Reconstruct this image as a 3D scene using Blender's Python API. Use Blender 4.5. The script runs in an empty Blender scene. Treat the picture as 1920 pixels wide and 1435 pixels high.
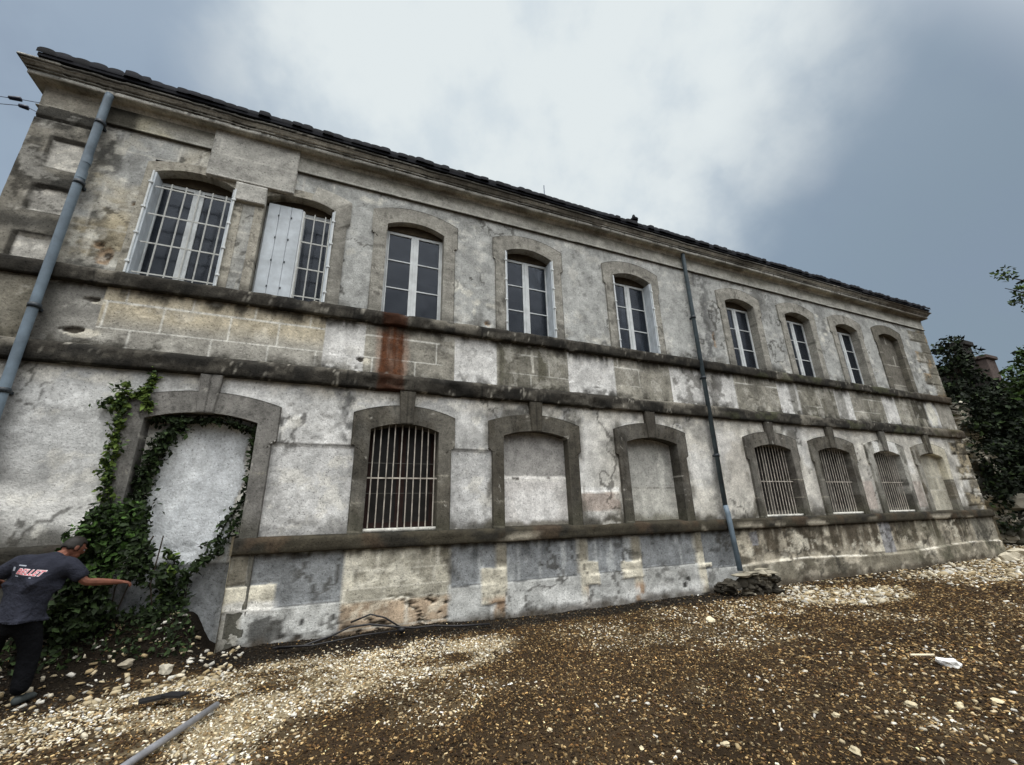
import bpy, bmesh, math, random
import numpy as np
from mathutils import Vector, Matrix

# ------------------------------------------------------------------ camera
S = bpy.context.scene
C = S.collection
cam_d = bpy.data.cameras.new('camera'); cam = bpy.data.objects.new('camera', cam_d); C.objects.link(cam)
cam_d.sensor_width = 36.0; cam_d.lens = 36.0*771.82/1920.0
cam_d.clip_start = 0.05; cam_d.clip_end = 2000
_r = Vector((0.92444, -0.38062, -0.02333)); _d = Vector((0.09434, 0.28754, -0.95311)); _f = Vector((0.36948, 0.87889, 0.30172))
_u = -_d
cam.matrix_world = Matrix(((_r.x, _u.x, -_f.x, 0.0), (_r.y, _u.y, -_f.y, 0.0), (_r.z, _u.z, -_f.z, 1.62), (0, 0, 0, 1)))
S.camera = cam
S.view_settings.view_transform = 'Standard'; S.view_settings.look = 'None'
S.view_settings.exposure = 0.0; S.view_settings.gamma = 1.0
S.cycles.use_denoising = True
S.cycles.max_bounces = 6; S.cycles.transparent_max_bounces = 12

# ------------------------------------------------------------------ sky
SUN_EL, SUN_AZ = math.radians(70), math.radians(200)     # azimuth clockwise from +y
W = bpy.data.worlds.new('World'); S.world = W; W.use_nodes = True
nt = W.node_tree; nt.nodes.clear()
def nn(tree, t, **kw):
    n = tree.nodes.new(t)
    for k, v in kw.items(): setattr(n, k, v)
    return n
def mathn(tree, op, a, b=None, c=None, clamp=False):
    n = nn(tree, 'ShaderNodeMath', operation=op); n.use_clamp = clamp
    for i, v in enumerate((a, b, c)):
        if v is None: continue
        if hasattr(v, 'links') or hasattr(v, 'is_linked'): tree.links.new(v, n.inputs[i])
        else: n.inputs[i].default_value = v
    return n.outputs[0]
def smooth(tree, v, lo, hi):
    n = nn(tree, 'ShaderNodeMapRange', interpolation_type='SMOOTHSTEP')
    tree.links.new(v, n.inputs['Value']); n.inputs['From Min'].default_value = lo; n.inputs['From Max'].default_value = hi
    return n.outputs[0]
def mixc(tree, f, a, b):
    n = nn(tree, 'ShaderNodeMix', data_type='RGBA')
    for s, v in ((n.inputs[0], f), (n.inputs[6], a), (n.inputs[7], b)):
        if hasattr(v, 'is_linked'): tree.links.new(v, s)
        elif isinstance(v, (int, float)): s.default_value = v
        else: s.default_value = (*v, 1)
    return n.outputs[2]
STR = 0.1
def sk(r, g, b): return (r/STR, g/STR, b/STR)
tc = nn(nt, 'ShaderNodeTexCoord'); D = tc.outputs['Generated']
def dotd(v):
    n = nn(nt, 'ShaderNodeVectorMath', operation='DOT_PRODUCT'); nt.links.new(D, n.inputs[0])
    L = math.sqrt(sum(c*c for c in v)); n.inputs[1].default_value = tuple(c/L for c in v); return n.outputs['Value']
def snoise(scale, detail, rough, off=0, stretch=(1, 1, 1)):
    mp = nn(nt, 'ShaderNodeMapping'); nt.links.new(D, mp.inputs[0]); mp.inputs['Scale'].default_value = stretch; mp.inputs['Location'].default_value = (off, off*.7, off*.3)
    n = nn(nt, 'ShaderNodeTexNoise'); nt.links.new(mp.outputs[0], n.inputs['Vector'])
    n.inputs['Scale'].default_value = scale; n.inputs['Detail'].default_value = detail; n.inputs['Roughness'].default_value = rough
    return n.outputs['Fac']
sky = nn(nt, 'ShaderNodeTexSky', sky_type='NISHITA'); sky.sun_disc = False
sky.sun_elevation = SUN_EL; sky.sun_rotation = SUN_AZ; sky.air_density = 1.2; sky.dust_density = 2.0
n1 = snoise(2.2, 4, .5, 3.0); n2 = snoise(5.5, 5, .55, 9.0); n3 = snoise(1.1, 3, .5, 21.0)
lobe = mathn(nt, 'MAXIMUM', dotd((.20, .56, .80)), mathn(nt, 'SUBTRACT', dotd((.42, .62, .66)), .035))
lobe = mathn(nt, 'MAXIMUM', lobe, mathn(nt, 'SUBTRACT', dotd((.40, .38, .84)), .02))
lobe = mathn(nt, 'ADD', lobe, mathn(nt, 'MULTIPLY', mathn(nt, 'SUBTRACT', n1, .5), .12))
lobe = mathn(nt, 'ADD', lobe, mathn(nt, 'MULTIPLY', mathn(nt, 'SUBTRACT', n2, .5), .08))
white = smooth(nt, lobe, .86, .97)
east = smooth(nt, dotd((1, -.1, 0)), .45, .95)
grey = mixc(nt, smooth(nt, n3, .35, .65), sk(.30, .385, .49), sk(.37, .45, .545))
grey = mixc(nt, east, grey, sk(.235, .305, .375))
grey = mixc(nt, mathn(nt, 'MULTIPLY', smooth(nt, n2, .45, .7), .35), grey, sk(.24, .30, .40))
wcol = mixc(nt, smooth(nt, n2, .3, .6), sk(.66, .74, .79), sk(.80, .86, .87))
cl = mixc(nt, white, grey, wcol)
back = smooth(nt, dotd((-.15, -1, .25)), -.12, .35)           # unseen sky behind the camera, brightened to light the facade
sep = nn(nt, 'ShaderNodeSeparateXYZ'); nt.links.new(D, sep.inputs[0])
bcol = mixc(nt, smooth(nt, sep.outputs['Z'], .12, .85), sk(.13, .145, .165), sk(3.1, 3.1, 3.08))   # dim horizon, bright zenith
cl = mixc(nt, back, cl, bcol)
final = mixc(nt, .94, sky.outputs[0], cl)
bg = nn(nt, 'ShaderNodeBackground'); nt.links.new(final, bg.inputs[0]); bg.inputs[1].default_value = STR
wo = nn(nt, 'ShaderNodeOutputWorld'); nt.links.new(bg.outputs[0], wo.inputs[0])

sun_d = bpy.data.lights.new('sun', 'SUN'); sun_d.energy = 1.5; sun_d.angle = math.radians(20); sun_d.color = (1, .985, .95)
sun = bpy.data.objects.new('sun', sun_d); C.objects.link(sun); sun.location = (-6, -10, 20)
sdir = Vector((math.sin(SUN_AZ)*math.cos(SUN_EL), math.cos(SUN_AZ)*math.cos(SUN_EL), math.sin(SUN_EL)))
sun.rotation_euler = sdir.to_track_quat('Z', 'Y').to_euler()

# ------------------------------------------------------------------ numpy noise and colour
rng = np.random.default_rng(7); random.seed(7)
def h2(ix, iz, seed):
    n = (ix.astype(np.int64)*374761393 + iz.astype(np.int64)*668265263 + seed*1442695041) & 0xFFFFFFFF
    n = ((n ^ (n >> 13))*1274126177) & 0xFFFFFFFF
    n = ((n ^ (n >> 16))*2246822519) & 0xFFFFFFFF
    return ((n ^ (n >> 15)) & 0xFFFF)/65535.0
def vn(x, z, seed=0):
    ix = np.floor(x); iz = np.floor(z); fx = x-ix; fz = z-iz
    fx = fx*fx*(3-2*fx); fz = fz*fz*(3-2*fz)
    a = h2(ix, iz, seed); b = h2(ix+1, iz, seed); c = h2(ix, iz+1, seed); d = h2(ix+1, iz+1, seed)
    return (a*(1-fx)+b*fx)*(1-fz) + (c*(1-fx)+d*fx)*fz
def fbm(x, z, seed=0, o=4, g=.5):
    x = np.asarray(x, float); z = np.asarray(z, float)
    t = 0; a = 1; s = 0
    for k in range(o):
        t = t + a*vn(x*2**k+17.3*k, z*2**k-9.1*k, seed+k*31); s += a; a *= g
    return t/s
def sst(v, lo, hi):
    t = np.clip((v-lo)/(hi-lo), 0, 1); return t*t*(3-2*t)
KALB = 0.80
def lin(c):
    c = np.array(c, float)/255.0
    return np.where(c <= .04045, c/12.92, ((c+.055)/1.055)**2.4)
def col(r, g, b):
    c = lin((r*.985, g, b*1.005)); l = c @ np.array([.21, .72, .07]); return np.minimum((c*.66+l*.34)/KALB, .85)
def mixv(c, d, m):
    m = np.clip(m, 0, 1)[:, None]; return c*(1-m) + np.asarray(d)*m
def rect(x, z, x0, x1, z0, z1, soft=.02, wob=.03, seed=5, ws=3.0):
    soft = soft*.5
    if wob:
        x0_ = x; x = x + wob*(fbm(x*ws, z*ws, seed, 6, .62)-.5)*2.4; z = z + wob*(fbm(x0_*ws, z*ws, seed+7, 6, .62)-.5)*2.4
    return sst(x, x0-soft, x0+soft)*(1-sst(x, x1-soft, x1+soft))*sst(z, z0-soft, z0+soft)*(1-sst(z, z1-soft, z1+soft))
def crack(x, z, f=.9, seed=0, w=.010):
    n = fbm(x*f, z*f*.8, seed, 5, .55); return (np.abs(n-.5) < w*f)*sst(fbm(x*.7+5, z*.7, seed+9, 3), .45, .55)
def blob(x, z, cx, cz, rx, rz, seed=3, ws=4.0, amp=.5):
    d = np.sqrt(((x-cx)/rx)**2 + ((z-cz)/rz)**2) + amp*(fbm(x*ws, z*ws, seed, 6, .65)-.5)*2.4
    return 1-sst(d, .75, .95)
def streaks(x, z, f=7.0, seed=11, thr=(.45, .7)):
    return sst(fbm(x*f, z*.45, seed, 4, .6)+.22*(fbm(x*11, z*9, seed+2, 4, .65)-.5), *thr)
def mottled(c, x, z, seed=0, a1=.28, a2=.22):
    k = 1 + a1*(fbm(x*.9, z*1.1, seed, 4)-.5)*2 + a2*(fbm(x*7, z*7, seed+3, 4, .6)-.5)*2
    return c*np.clip(k, .2, 2)[:, None]
def ashlar(x, z, x0, courses, bw, seed=0):
    """1 on the joints of a coursed ashlar pattern, and a per-block tone"""
    joint = np.zeros_like(x); tone = np.zeros_like(x)
    for i in range(len(courses)-1):
        za, zb = courses[i], courses[i+1]
        m = (z >= za) & (z < zb)
        u = (x-x0)/bw + (.5 if i % 2 else 0) + .17*i
        iu = np.floor(u); off = (h2(iu, np.full_like(iu, i), seed+5)-.5)*.3
        fu = u-iu
        jw = .010
        j = (np.abs(fu-.5-off)*bw < jw) | (np.abs(z-za) < jw) | (np.abs(z-zb) < jw)
        joint[m & j] = 1
        tone[m] = h2(np.floor(u-.5-off), np.full_like(iu, i), seed)[m]
    return joint, tone

# ------------------------------------------------------------------ materials
def noise_mat(name, color=None, rough=.9, spec=.25, amp=.25, scale=30, bump=.25, bscale=60, bdist=.01, metallic=0, subs=0):
    m = bpy.data.materials.new(name); m.use_nodes = True; t = m.node_tree; b = t.nodes['Principled BSDF']
    b.inputs['Roughness'].default_value = rough; b.inputs['Specular IOR Level'].default_value = spec; b.inputs['Metallic'].default_value = metallic
    co = nn(t, 'ShaderNodeTexCoord')
    n = nn(t, 'ShaderNodeTexNoise'); n.inputs['Scale'].default_value = scale; n.inputs['Detail'].default_value = 5; n.inputs['Roughness'].default_value = .6
    geo = nn(t, 'ShaderNodeNewGeometry'); t.links.new(geo.outputs['Position'] if color is None else co.outputs['Object'], n.inputs['Vector'])
    mr = nn(t, 'ShaderNodeMapRange'); t.links.new(n.outputs['Fac'], mr.inputs[0]); mr.inputs[1].default_value = .25; mr.inputs[2].default_value = .75
    mr.inputs[3].default_value = 1-amp; mr.inputs[4].default_value = 1+amp
    vm = nn(t, 'ShaderNodeVectorMath', operation='SCALE')
    if color is None:
        at = nn(t, 'ShaderNodeAttribute', attribute_name='albedo'); t.links.new(at.outputs['Color'], vm.inputs[0])
    else: vm.inputs[0].default_value = tuple(color)
    t.links.new(mr.outputs[0], vm.inputs['Scale']); t.links.new(vm.outputs[0], b.inputs['Base Color'])
    if bump:
        n2 = nn(t, 'ShaderNodeTexNoise'); n2.inputs['Scale'].default_value = bscale; n2.inputs['Detail'].default_value = 4; n2.inputs['Roughness'].default_value = .65
        t.links.new(geo.outputs['Position'] if color is None else co.outputs['Object'], n2.inputs['Vector'])
        bp = nn(t, 'ShaderNodeBump'); bp.inputs['Strength'].default_value = bump; bp.inputs['Distance'].default_value = bdist
        t.links.new(n2.outputs['Fac'], bp.inputs['Height']); t.links.new(bp.outputs[0], b.inputs['Normal'])
    return m
M = {}
M['masonry'] = noise_mat('weathered_masonry', None, .93, .15, .22, 28, .7, 40, .014)
def grit(m, dark=.42, light=1.4):
    t = m.node_tree; b = t.nodes['Principled BSDF']; src = b.inputs['Base Color'].links[0].from_socket
    geo = nn(t, 'ShaderNodeNewGeometry')
    def noise(sc, det, ro):
        n = nn(t, 'ShaderNodeTexNoise'); n.inputs['Scale'].default_value = sc; n.inputs['Detail'].default_value = det; n.inputs['Roughness'].default_value = ro
        t.links.new(geo.outputs['Position'], n.inputs['Vector']); return n.outputs['Fac']
    big = noise(4.5, 8, .72)
    def ramp(v, lo, hi, a, c):
        r = nn(t, 'ShaderNodeMapRange', interpolation_type='SMOOTHSTEP'); t.links.new(v, r.inputs[0])
        for i, q in enumerate((lo, hi, a, c)): r.inputs[i+1].default_value = q
        return r.outputs[0]
    k = mathn(t, 'MULTIPLY', ramp(big, .30, .70, .70, 1.25), ramp(noise(34, 4, .7), .55, .68, 1, dark))
    k = mathn(t, 'MULTIPLY', k, ramp(noise(21, 5, .7), .60, .72, 1, light))
    v = nn(t, 'ShaderNodeVectorMath', operation='SCALE'); t.links.new(src, v.inputs[0]); t.links.new(k, v.inputs['Scale']); t.links.new(v.outputs[0], b.inputs['Base Color'])
grit(M['masonry'])
M['ground'] = noise_mat('ground_soil', None, .97, .08, .35, 40, .8, 60, .02)
M['chips'] = noise_mat('chips', None, .9, .2, .15, 60, 0)
M['leaf'] = noise_mat('leaf', None, .75, .2, .25, 20, 0)
M['white_paint'] = noise_mat('white_paint', lin((200, 205, 206))/.95, .6, .3, .2, 6, .1, 30, .003)
M['shutter_paint'] = noise_mat('shutter_paint', lin((184, 192, 198))/.95, .6, .3, .22, 5, .1, 30, .003)
M['grille_paint'] = noise_mat('grille_paint', lin((178, 180, 176)), .6, .3, .25, 14, .1, 40, .002)
M['rusty_iron'] = noise_mat('rusty_iron', lin((172, 166, 156)), .75, .25, .6, 7, .2, 40, .002)
M['rust_wood'] = noise_mat('rust_wood', lin((44, 31, 28)), .8, .2, .5, 6, .2, 40, .002)
M['grey_wood'] = noise_mat('grey_wood', lin((86, 84, 80)), .8, .2, .4, 6, .2, 40, .002)
M['pipe_blue'] = noise_mat('pipe_blue', lin((104, 119, 131)), .5, .35, .4, 3.5, .05, 30, .002)
M['pipe_dark'] = noise_mat('pipe_dark', lin((74, 86, 92)), .55, .3, .4, 4, .05, 30, .002)
M['pipe_ring'] = noise_mat('pipe_ring', lin((45, 52, 58)), .5, .3, .2, 5, 0)
M['tile'] = noise_mat('tile', None, .9, .15, .3, 14, .3, 40, .006)
M['interior'] = noise_mat('interior', (.10, .10, .10), .9, .1, .2, 3, 0)
M['curtain'] = noise_mat('curtain', lin((150, 146, 138)), .9, .1, .15, 8, 0)
M['shirt'] = noise_mat('shirt_cloth', lin((42, 44, 53)), .95, .1, .25, 9, .9, 7, .05)
M['trousers'] = noise_mat('trousers_cloth', lin((14, 15, 18)), .95, .1, .3, 9, .9, 8, .04)
M['skin'] = noise_mat('skin', lin((112, 72, 57)), .6, .3, .3, 18, .05, 60, .002)
M['hair'] = noise_mat('hair', (.012, .010, .008), .6, .3, .3, 80, .5, 120, .004)
M['shoe'] = noise_mat('shoe', lin((60, 66, 66)), .7, .3, .3, 20, 0)
M['print_red'] = noise_mat('print_red', lin((190, 40, 62)), .8, .1, .1, 30, 0)
M['print_white'] = noise_mat('print_white', lin((225, 220, 222)), .8, .1, .1, 30, 0)
M['print_grey'] = noise_mat('print_grey', lin((150, 155, 165)), .8, .1, .1, 30, 0)
M['bark'] = noise_mat('bark', (.045, .036, .028), .95, .1, .4, 12, .5, 20, .02)
M['black_plastic'] = noise_mat('black_plastic', (.012, .012, .014), .5, .4, .2, 10, 0)
M['steel'] = noise_mat('steel', lin((150, 152, 158)), .45, .5, .25, 12, .1, 40, .002, metallic=.4)
M['wire'] = noise_mat('wire', lin((110, 120, 140)), .6, .3, .1, 10, 0)
M['insulator'] = noise_mat('insulator', lin((28, 34, 56)), .4, .4, .1, 10, 0)
def glass_mat():
    m = bpy.data.materials.new('window_glass'); m.use_nodes = True; t = m.node_tree; t.nodes.clear()
    gn = nn(t, 'ShaderNodeTexNoise'); gn.inputs['Scale'].default_value = 2.2; gn.inputs['Detail'].default_value = 2
    bp = nn(t, 'ShaderNodeBump'); bp.inputs['Strength'].default_value = .5; bp.inputs['Distance'].default_value = .06; t.links.new(gn.outputs['Fac'], bp.inputs['Height'])
    fr = nn(t, 'ShaderNodeFresnel'); t.links.new(bp.outputs[0], fr.inputs['Normal']); fr.inputs[0].default_value = 1.5
    gl = nn(t, 'ShaderNodeBsdfGlossy'); t.links.new(bp.outputs[0], gl.inputs['Normal']); gl.inputs['Roughness'].default_value = .2; gl.inputs['Color'].default_value = (.55, .6, .68, 1)
    tr = nn(t, 'ShaderNodeBsdfTransparent'); tr.inputs[0].default_value = (.55, .58, .6, 1)
    di = nn(t, 'ShaderNodeBsdfDiffuse'); di.inputs[0].default_value = (.026, .031, .040, 1)
    m1 = nn(t, 'ShaderNodeMixShader'); m1.inputs[0].default_value = .45; t.links.new(tr.outputs[0], m1.inputs[1]); t.links.new(di.outputs[0], m1.inputs[2])
    m2 = nn(t, 'ShaderNodeMixShader'); t.links.new(fr.outputs[0], m2.inputs[0]); t.links.new(m1.outputs[0], m2.inputs[1]); t.links.new(gl.outputs[0], m2.inputs[2])
    o = nn(t, 'ShaderNodeOutputMaterial'); t.links.new(m2.outputs[0], o.inputs[0]); return m
M['glass'] = glass_mat()
M['dark_pane'] = noise_mat('dark_pane', (.014, .013, .012), .45, .3, .5, 8, 0)  # opaque near-black pane standing in for the dark room behind
M['lintel'] = noise_mat('lintel', lin((66, 58, 46)), .9, .15, .4, 8, .4, 30, .006)

# ------------------------------------------------------------------ object helpers
def tag(o, label, cat, group=None, kind=None):
    if label: o['label'] = label
    if cat: o['category'] = cat
    if group: o['group'] = group
    if kind: o['kind'] = kind
    return o
def thing(name, loc, label, cat, group=None):
    o = bpy.data.objects.new(name, None); C.objects.link(o); o.location = loc; o.empty_display_size = .2
    return tag(o, label, cat, group)
def link(name, me, mat, parent=None):
    if mat is not None: me.materials.append(mat)
    o = bpy.data.objects.new(name, me); C.objects.link(o)
    if parent is not None:
        o.parent = parent; p = parent; off = Vector((0, 0, 0))
        while p is not None: off += p.location; p = p.parent
        o.location = -off
    return o
def npmesh(name, V, F, mat, parent=None, alb=None, smooth_=False):
    V = np.asarray(V, dtype=np.float32); F = np.asarray(F, dtype=np.int32)
    me = bpy.data.meshes.new(name); k = F.shape[1]
    me.vertices.add(len(V)); me.vertices.foreach_set('co', V.ravel())
    me.loops.add(F.size); me.loops.foreach_set('vertex_index', F.ravel())
    me.polygons.add(len(F)); me.polygons.foreach_set('loop_start', np.arange(0, F.size, k, dtype=np.int32))
    me.polygons.foreach_set('loop_total', np.full(len(F), k, dtype=np.int32))
    me.update(calc_edges=True)
    if smooth_: me.polygons.foreach_set('use_smooth', np.ones(len(F), dtype=bool))
    if alb is not None:
        a = me.color_attributes.new('albedo', 'FLOAT_COLOR', 'POINT')
        a.data.foreach_set('color', np.c_[np.clip(alb, 0.002, .85), np.ones(len(V))].astype(np.float32).ravel())
    me.validate()
    return link(name, me, mat, parent)
class MB:
    """collects simple shapes into one mesh"""
    def __init__(s): s.bm = bmesh.new()
    def box(s, x0, x1, y0, y1, z0, z1, bev=0):
        r = bmesh.ops.create_cube(s.bm, size=1)
        for v in r['verts']: v.co = Vector(((x0+x1)/2+v.co.x*(x1-x0), (y0+y1)/2+v.co.y*(y1-y0), (z0+z1)/2+v.co.z*(z1-z0)))
        if bev:
            es = list({e for v in r['verts'] for e in v.link_edges})
            bmesh.ops.bevel(s.bm, geom=es, offset=bev, segments=1, affect='EDGES')
        return s
    def tube(s, pts, r, n=8, caps=True):
        pts = [Vector(p) for p in pts]; rs = r if isinstance(r, (list, tuple)) else [r]*len(pts)
        rings = []; prev = None
        for i, p in enumerate(pts):
            t = (pts[min(i+1, len(pts)-1)]-pts[max(i-1, 0)]).normalized()
            a = Vector((0, 0, 1)) if abs(t.z) < .9 else Vector((1, 0, 0))
            if prev is None: u = t.cross(a).normalized()
            else: u = (prev - t*prev.dot(t)).normalized()
            prev = u; w = t.cross(u)
            rings.append([s.bm.verts.new(p+(u*math.cos(2*math.pi*k/n)+w*math.sin(2*math.pi*k/n))*rs[i]) for k in range(n)])
        for a, b in zip(rings, rings[1:]):
            for k in range(n): s.bm.faces.new((a[k], a[(k+1) % n], b[(k+1) % n], b[k]))
        if caps: s.bm.faces.new(rings[0]); s.bm.faces.new(rings[-1][::-1])
        return s
    def rock(s, c, r, seed, sub=2, flat=.7):
        q = bmesh.ops.create_icosphere(s.bm, subdivisions=sub, radius=1); rr = random.Random(seed)
        ax = Vector((rr.uniform(.7, 1.3), rr.uniform(.7, 1.2), flat*rr.uniform(.8, 1.2))); ph = [rr.uniform(0, 6) for _ in range(6)]
        rot = Matrix.Rotation(rr.uniform(0, 6.3), 3, 'Z')
        for v in q['verts']:
            p = v.co.copy(); k = 1+.22*math.sin(3*p.x+ph[0])*math.sin(2.5*p.y+ph[1])+.18*math.sin(5*p.z+ph[2]+2*p.x)+rr.uniform(-.07, .07)
            p = Vector((p.x*ax.x, p.y*ax.y, p.z*ax.z))*k*r; v.co = rot @ p + Vector(c)
        return s
    def build(s, name, mat, parent=None, smooth_=False, alb=None):
        me = bpy.data.meshes.new(name); bmesh.ops.recalc_face_normals(s.bm, faces=s.bm.faces[:]); s.bm.to_mesh(me); s.bm.free()
        if smooth_:
            for p in me.polygons: p.use_smooth = True
        if alb is not None:
            n = len(me.vertices); V = np.empty(n*3, np.float32); me.vertices.foreach_get('co', V); V = V.reshape(-1, 3)
            a = me.color_attributes.new('albedo', 'FLOAT_COLOR', 'POINT')
            a.data.foreach_set('color', np.c_[np.clip(alb(V), .002, .85), np.ones(n)].astype(np.float32).ravel())
        return link(name, me, mat, parent)
def lines(a, b, step, extra=()):
    """grid lines from a to b at about `step` (a function or number), passing through every extra value"""
    ks = sorted({a, b, *[e for e in extra if a < e < b]}); out = [ks[0]]
    for p, q in zip(ks, ks[1:]):
        st = step(.5*(p+q)) if callable(step) else step
        n = max(1, int(math.ceil((q-p)/st))); out += [p+(q-p)*i/n for i in range(1, n+1)]
    return np.array(out)
def sheet(name, xs, zs, yf, paint, holes=(), parent=None, disp=None, mat='masonry'):
    """vertical sheet facing -y at y = yf, displaced by disp(x, z) towards -y"""
    nx, nz = len(xs), len(zs)
    Xg, Zg = np.meshgrid(xs, zs, indexing='ij'); X = Xg.ravel(); Z = Zg.ravel()
    d = disp(X, Z) if disp else 0
    V = np.c_[X, np.full(X.shape, float(yf))-d, Z]
    i, j = np.meshgrid(np.arange(nx-1), np.arange(nz-1), indexing='ij')
    cx = .5*(xs[:-1]+xs[1:])[i]; cz = .5*(zs[:-1]+zs[1:])[j]
    keep = np.ones(cx.shape, bool)
    for h in holes: keep &= ~((cx > h[0]) & (cx < h[1]) & (cz > h[2]) & (cz < h[3]))
    a = (i*nz+j)[keep]; F = np.c_[a, a+nz, a+nz+1, a+1]
    used = np.zeros(len(V), bool); used[F.ravel()] = True; idx = np.cumsum(used)-1
    return npmesh(name, V[used], idx[F], M[mat], parent, paint(X[used], Z[used]), True)
def course(name, prof, x0, x1, paint, parent, step=.03, yw=7.0, ret_l=False, ret_r=False, rough=.006, seed=1, ends=True):
    """a moulding: profile points (p, z) run along the wall, p = projection; optional returns round the ends"""
    P = [prof[0]]
    for a, b in zip(prof, prof[1:]):
        n = max(1, int(math.hypot(b[0]-a[0], b[1]-a[1])/.045)); P += [(a[0]+(b[0]-a[0])*k/n, a[1]+(b[1]-a[1])*k/n) for k in range(1, n+1)]
    P = np.array(P); m = len(P); stations = []
    if ret_l: stations += [('l', y) for y in (17.0, 12.0, 9.0, 8.0, 7.5)]
    for x in lines(x0, x1, lambda q: step if q < 9 else 2*step): stations.append(('f', x))
    if ret_r: stations += [('r', y) for y in (7.5, 8.0, 9.0, 12.0, 17.0)]
    V = []
    for k, (t, v) in enumerate(stations):
        for p, z in P:
            if t == 'l': V.append((x0-p, v, z))
            elif t == 'r': V.append((x1+p, v, z))
            else:
                x = v
                if ret_l and v == x0: x = x0-p
                if ret_r and v == x1: x = x1+p
                V.append((x, yw-p, z))
    V = np.array(V); n = len(stations)
    fr = np.repeat([1.0 if t == 'f' else 0.0 for t, _ in stations], m)
    nz = (fbm(V[:, 0]*5, V[:, 2]*9+V[:, 1]*9, seed, 4)-.5)*2*rough
    nz -= 3*rough*sst(fbm(V[:, 0]*2.3, V[:, 2]*6+V[:, 1]*6, seed+50, 4), .66, .75)
    V[:, 1] -= nz*fr; V[:, 2] += nz*.5*fr
    i, j = np.meshgrid(np.arange(n-1), np.arange(m-1), indexing='ij'); a = (i*m+j).ravel()
    F = np.c_[a, a+m, a+m+1, a+1]
    return npmesh(name, V, F, M['masonry'], parent, paint(V[:, 0], V[:, 2], V[:, 1]), False)

# ------------------------------------------------------------------ facade data
YW = 7.0
XL, XR = -4.68, 19.35
UP = [-2.60, -1.06, .98, 3.40, 6.14, 9.78, 12.17, 14.51, 16.78]      # upper window centres
LO = [-1.84, .98, 3.40, 6.14, 9.86, 12.24, 14.65, 16.99]            # lower opening centres
LHW = [.67, .56, .67, .67, .66, .66, .66, .66]
PLAST = col(162, 162, 157); PALE = col(198, 195, 190); STONE = col(143, 137, 122); OCH = col(172, 154, 112)
DARK = col(52, 48, 40); MOSS = col(56, 54, 34); BLACK = col(30, 29, 26); CEM = col(122, 125, 127); WARM = col(196, 188, 172)

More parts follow.
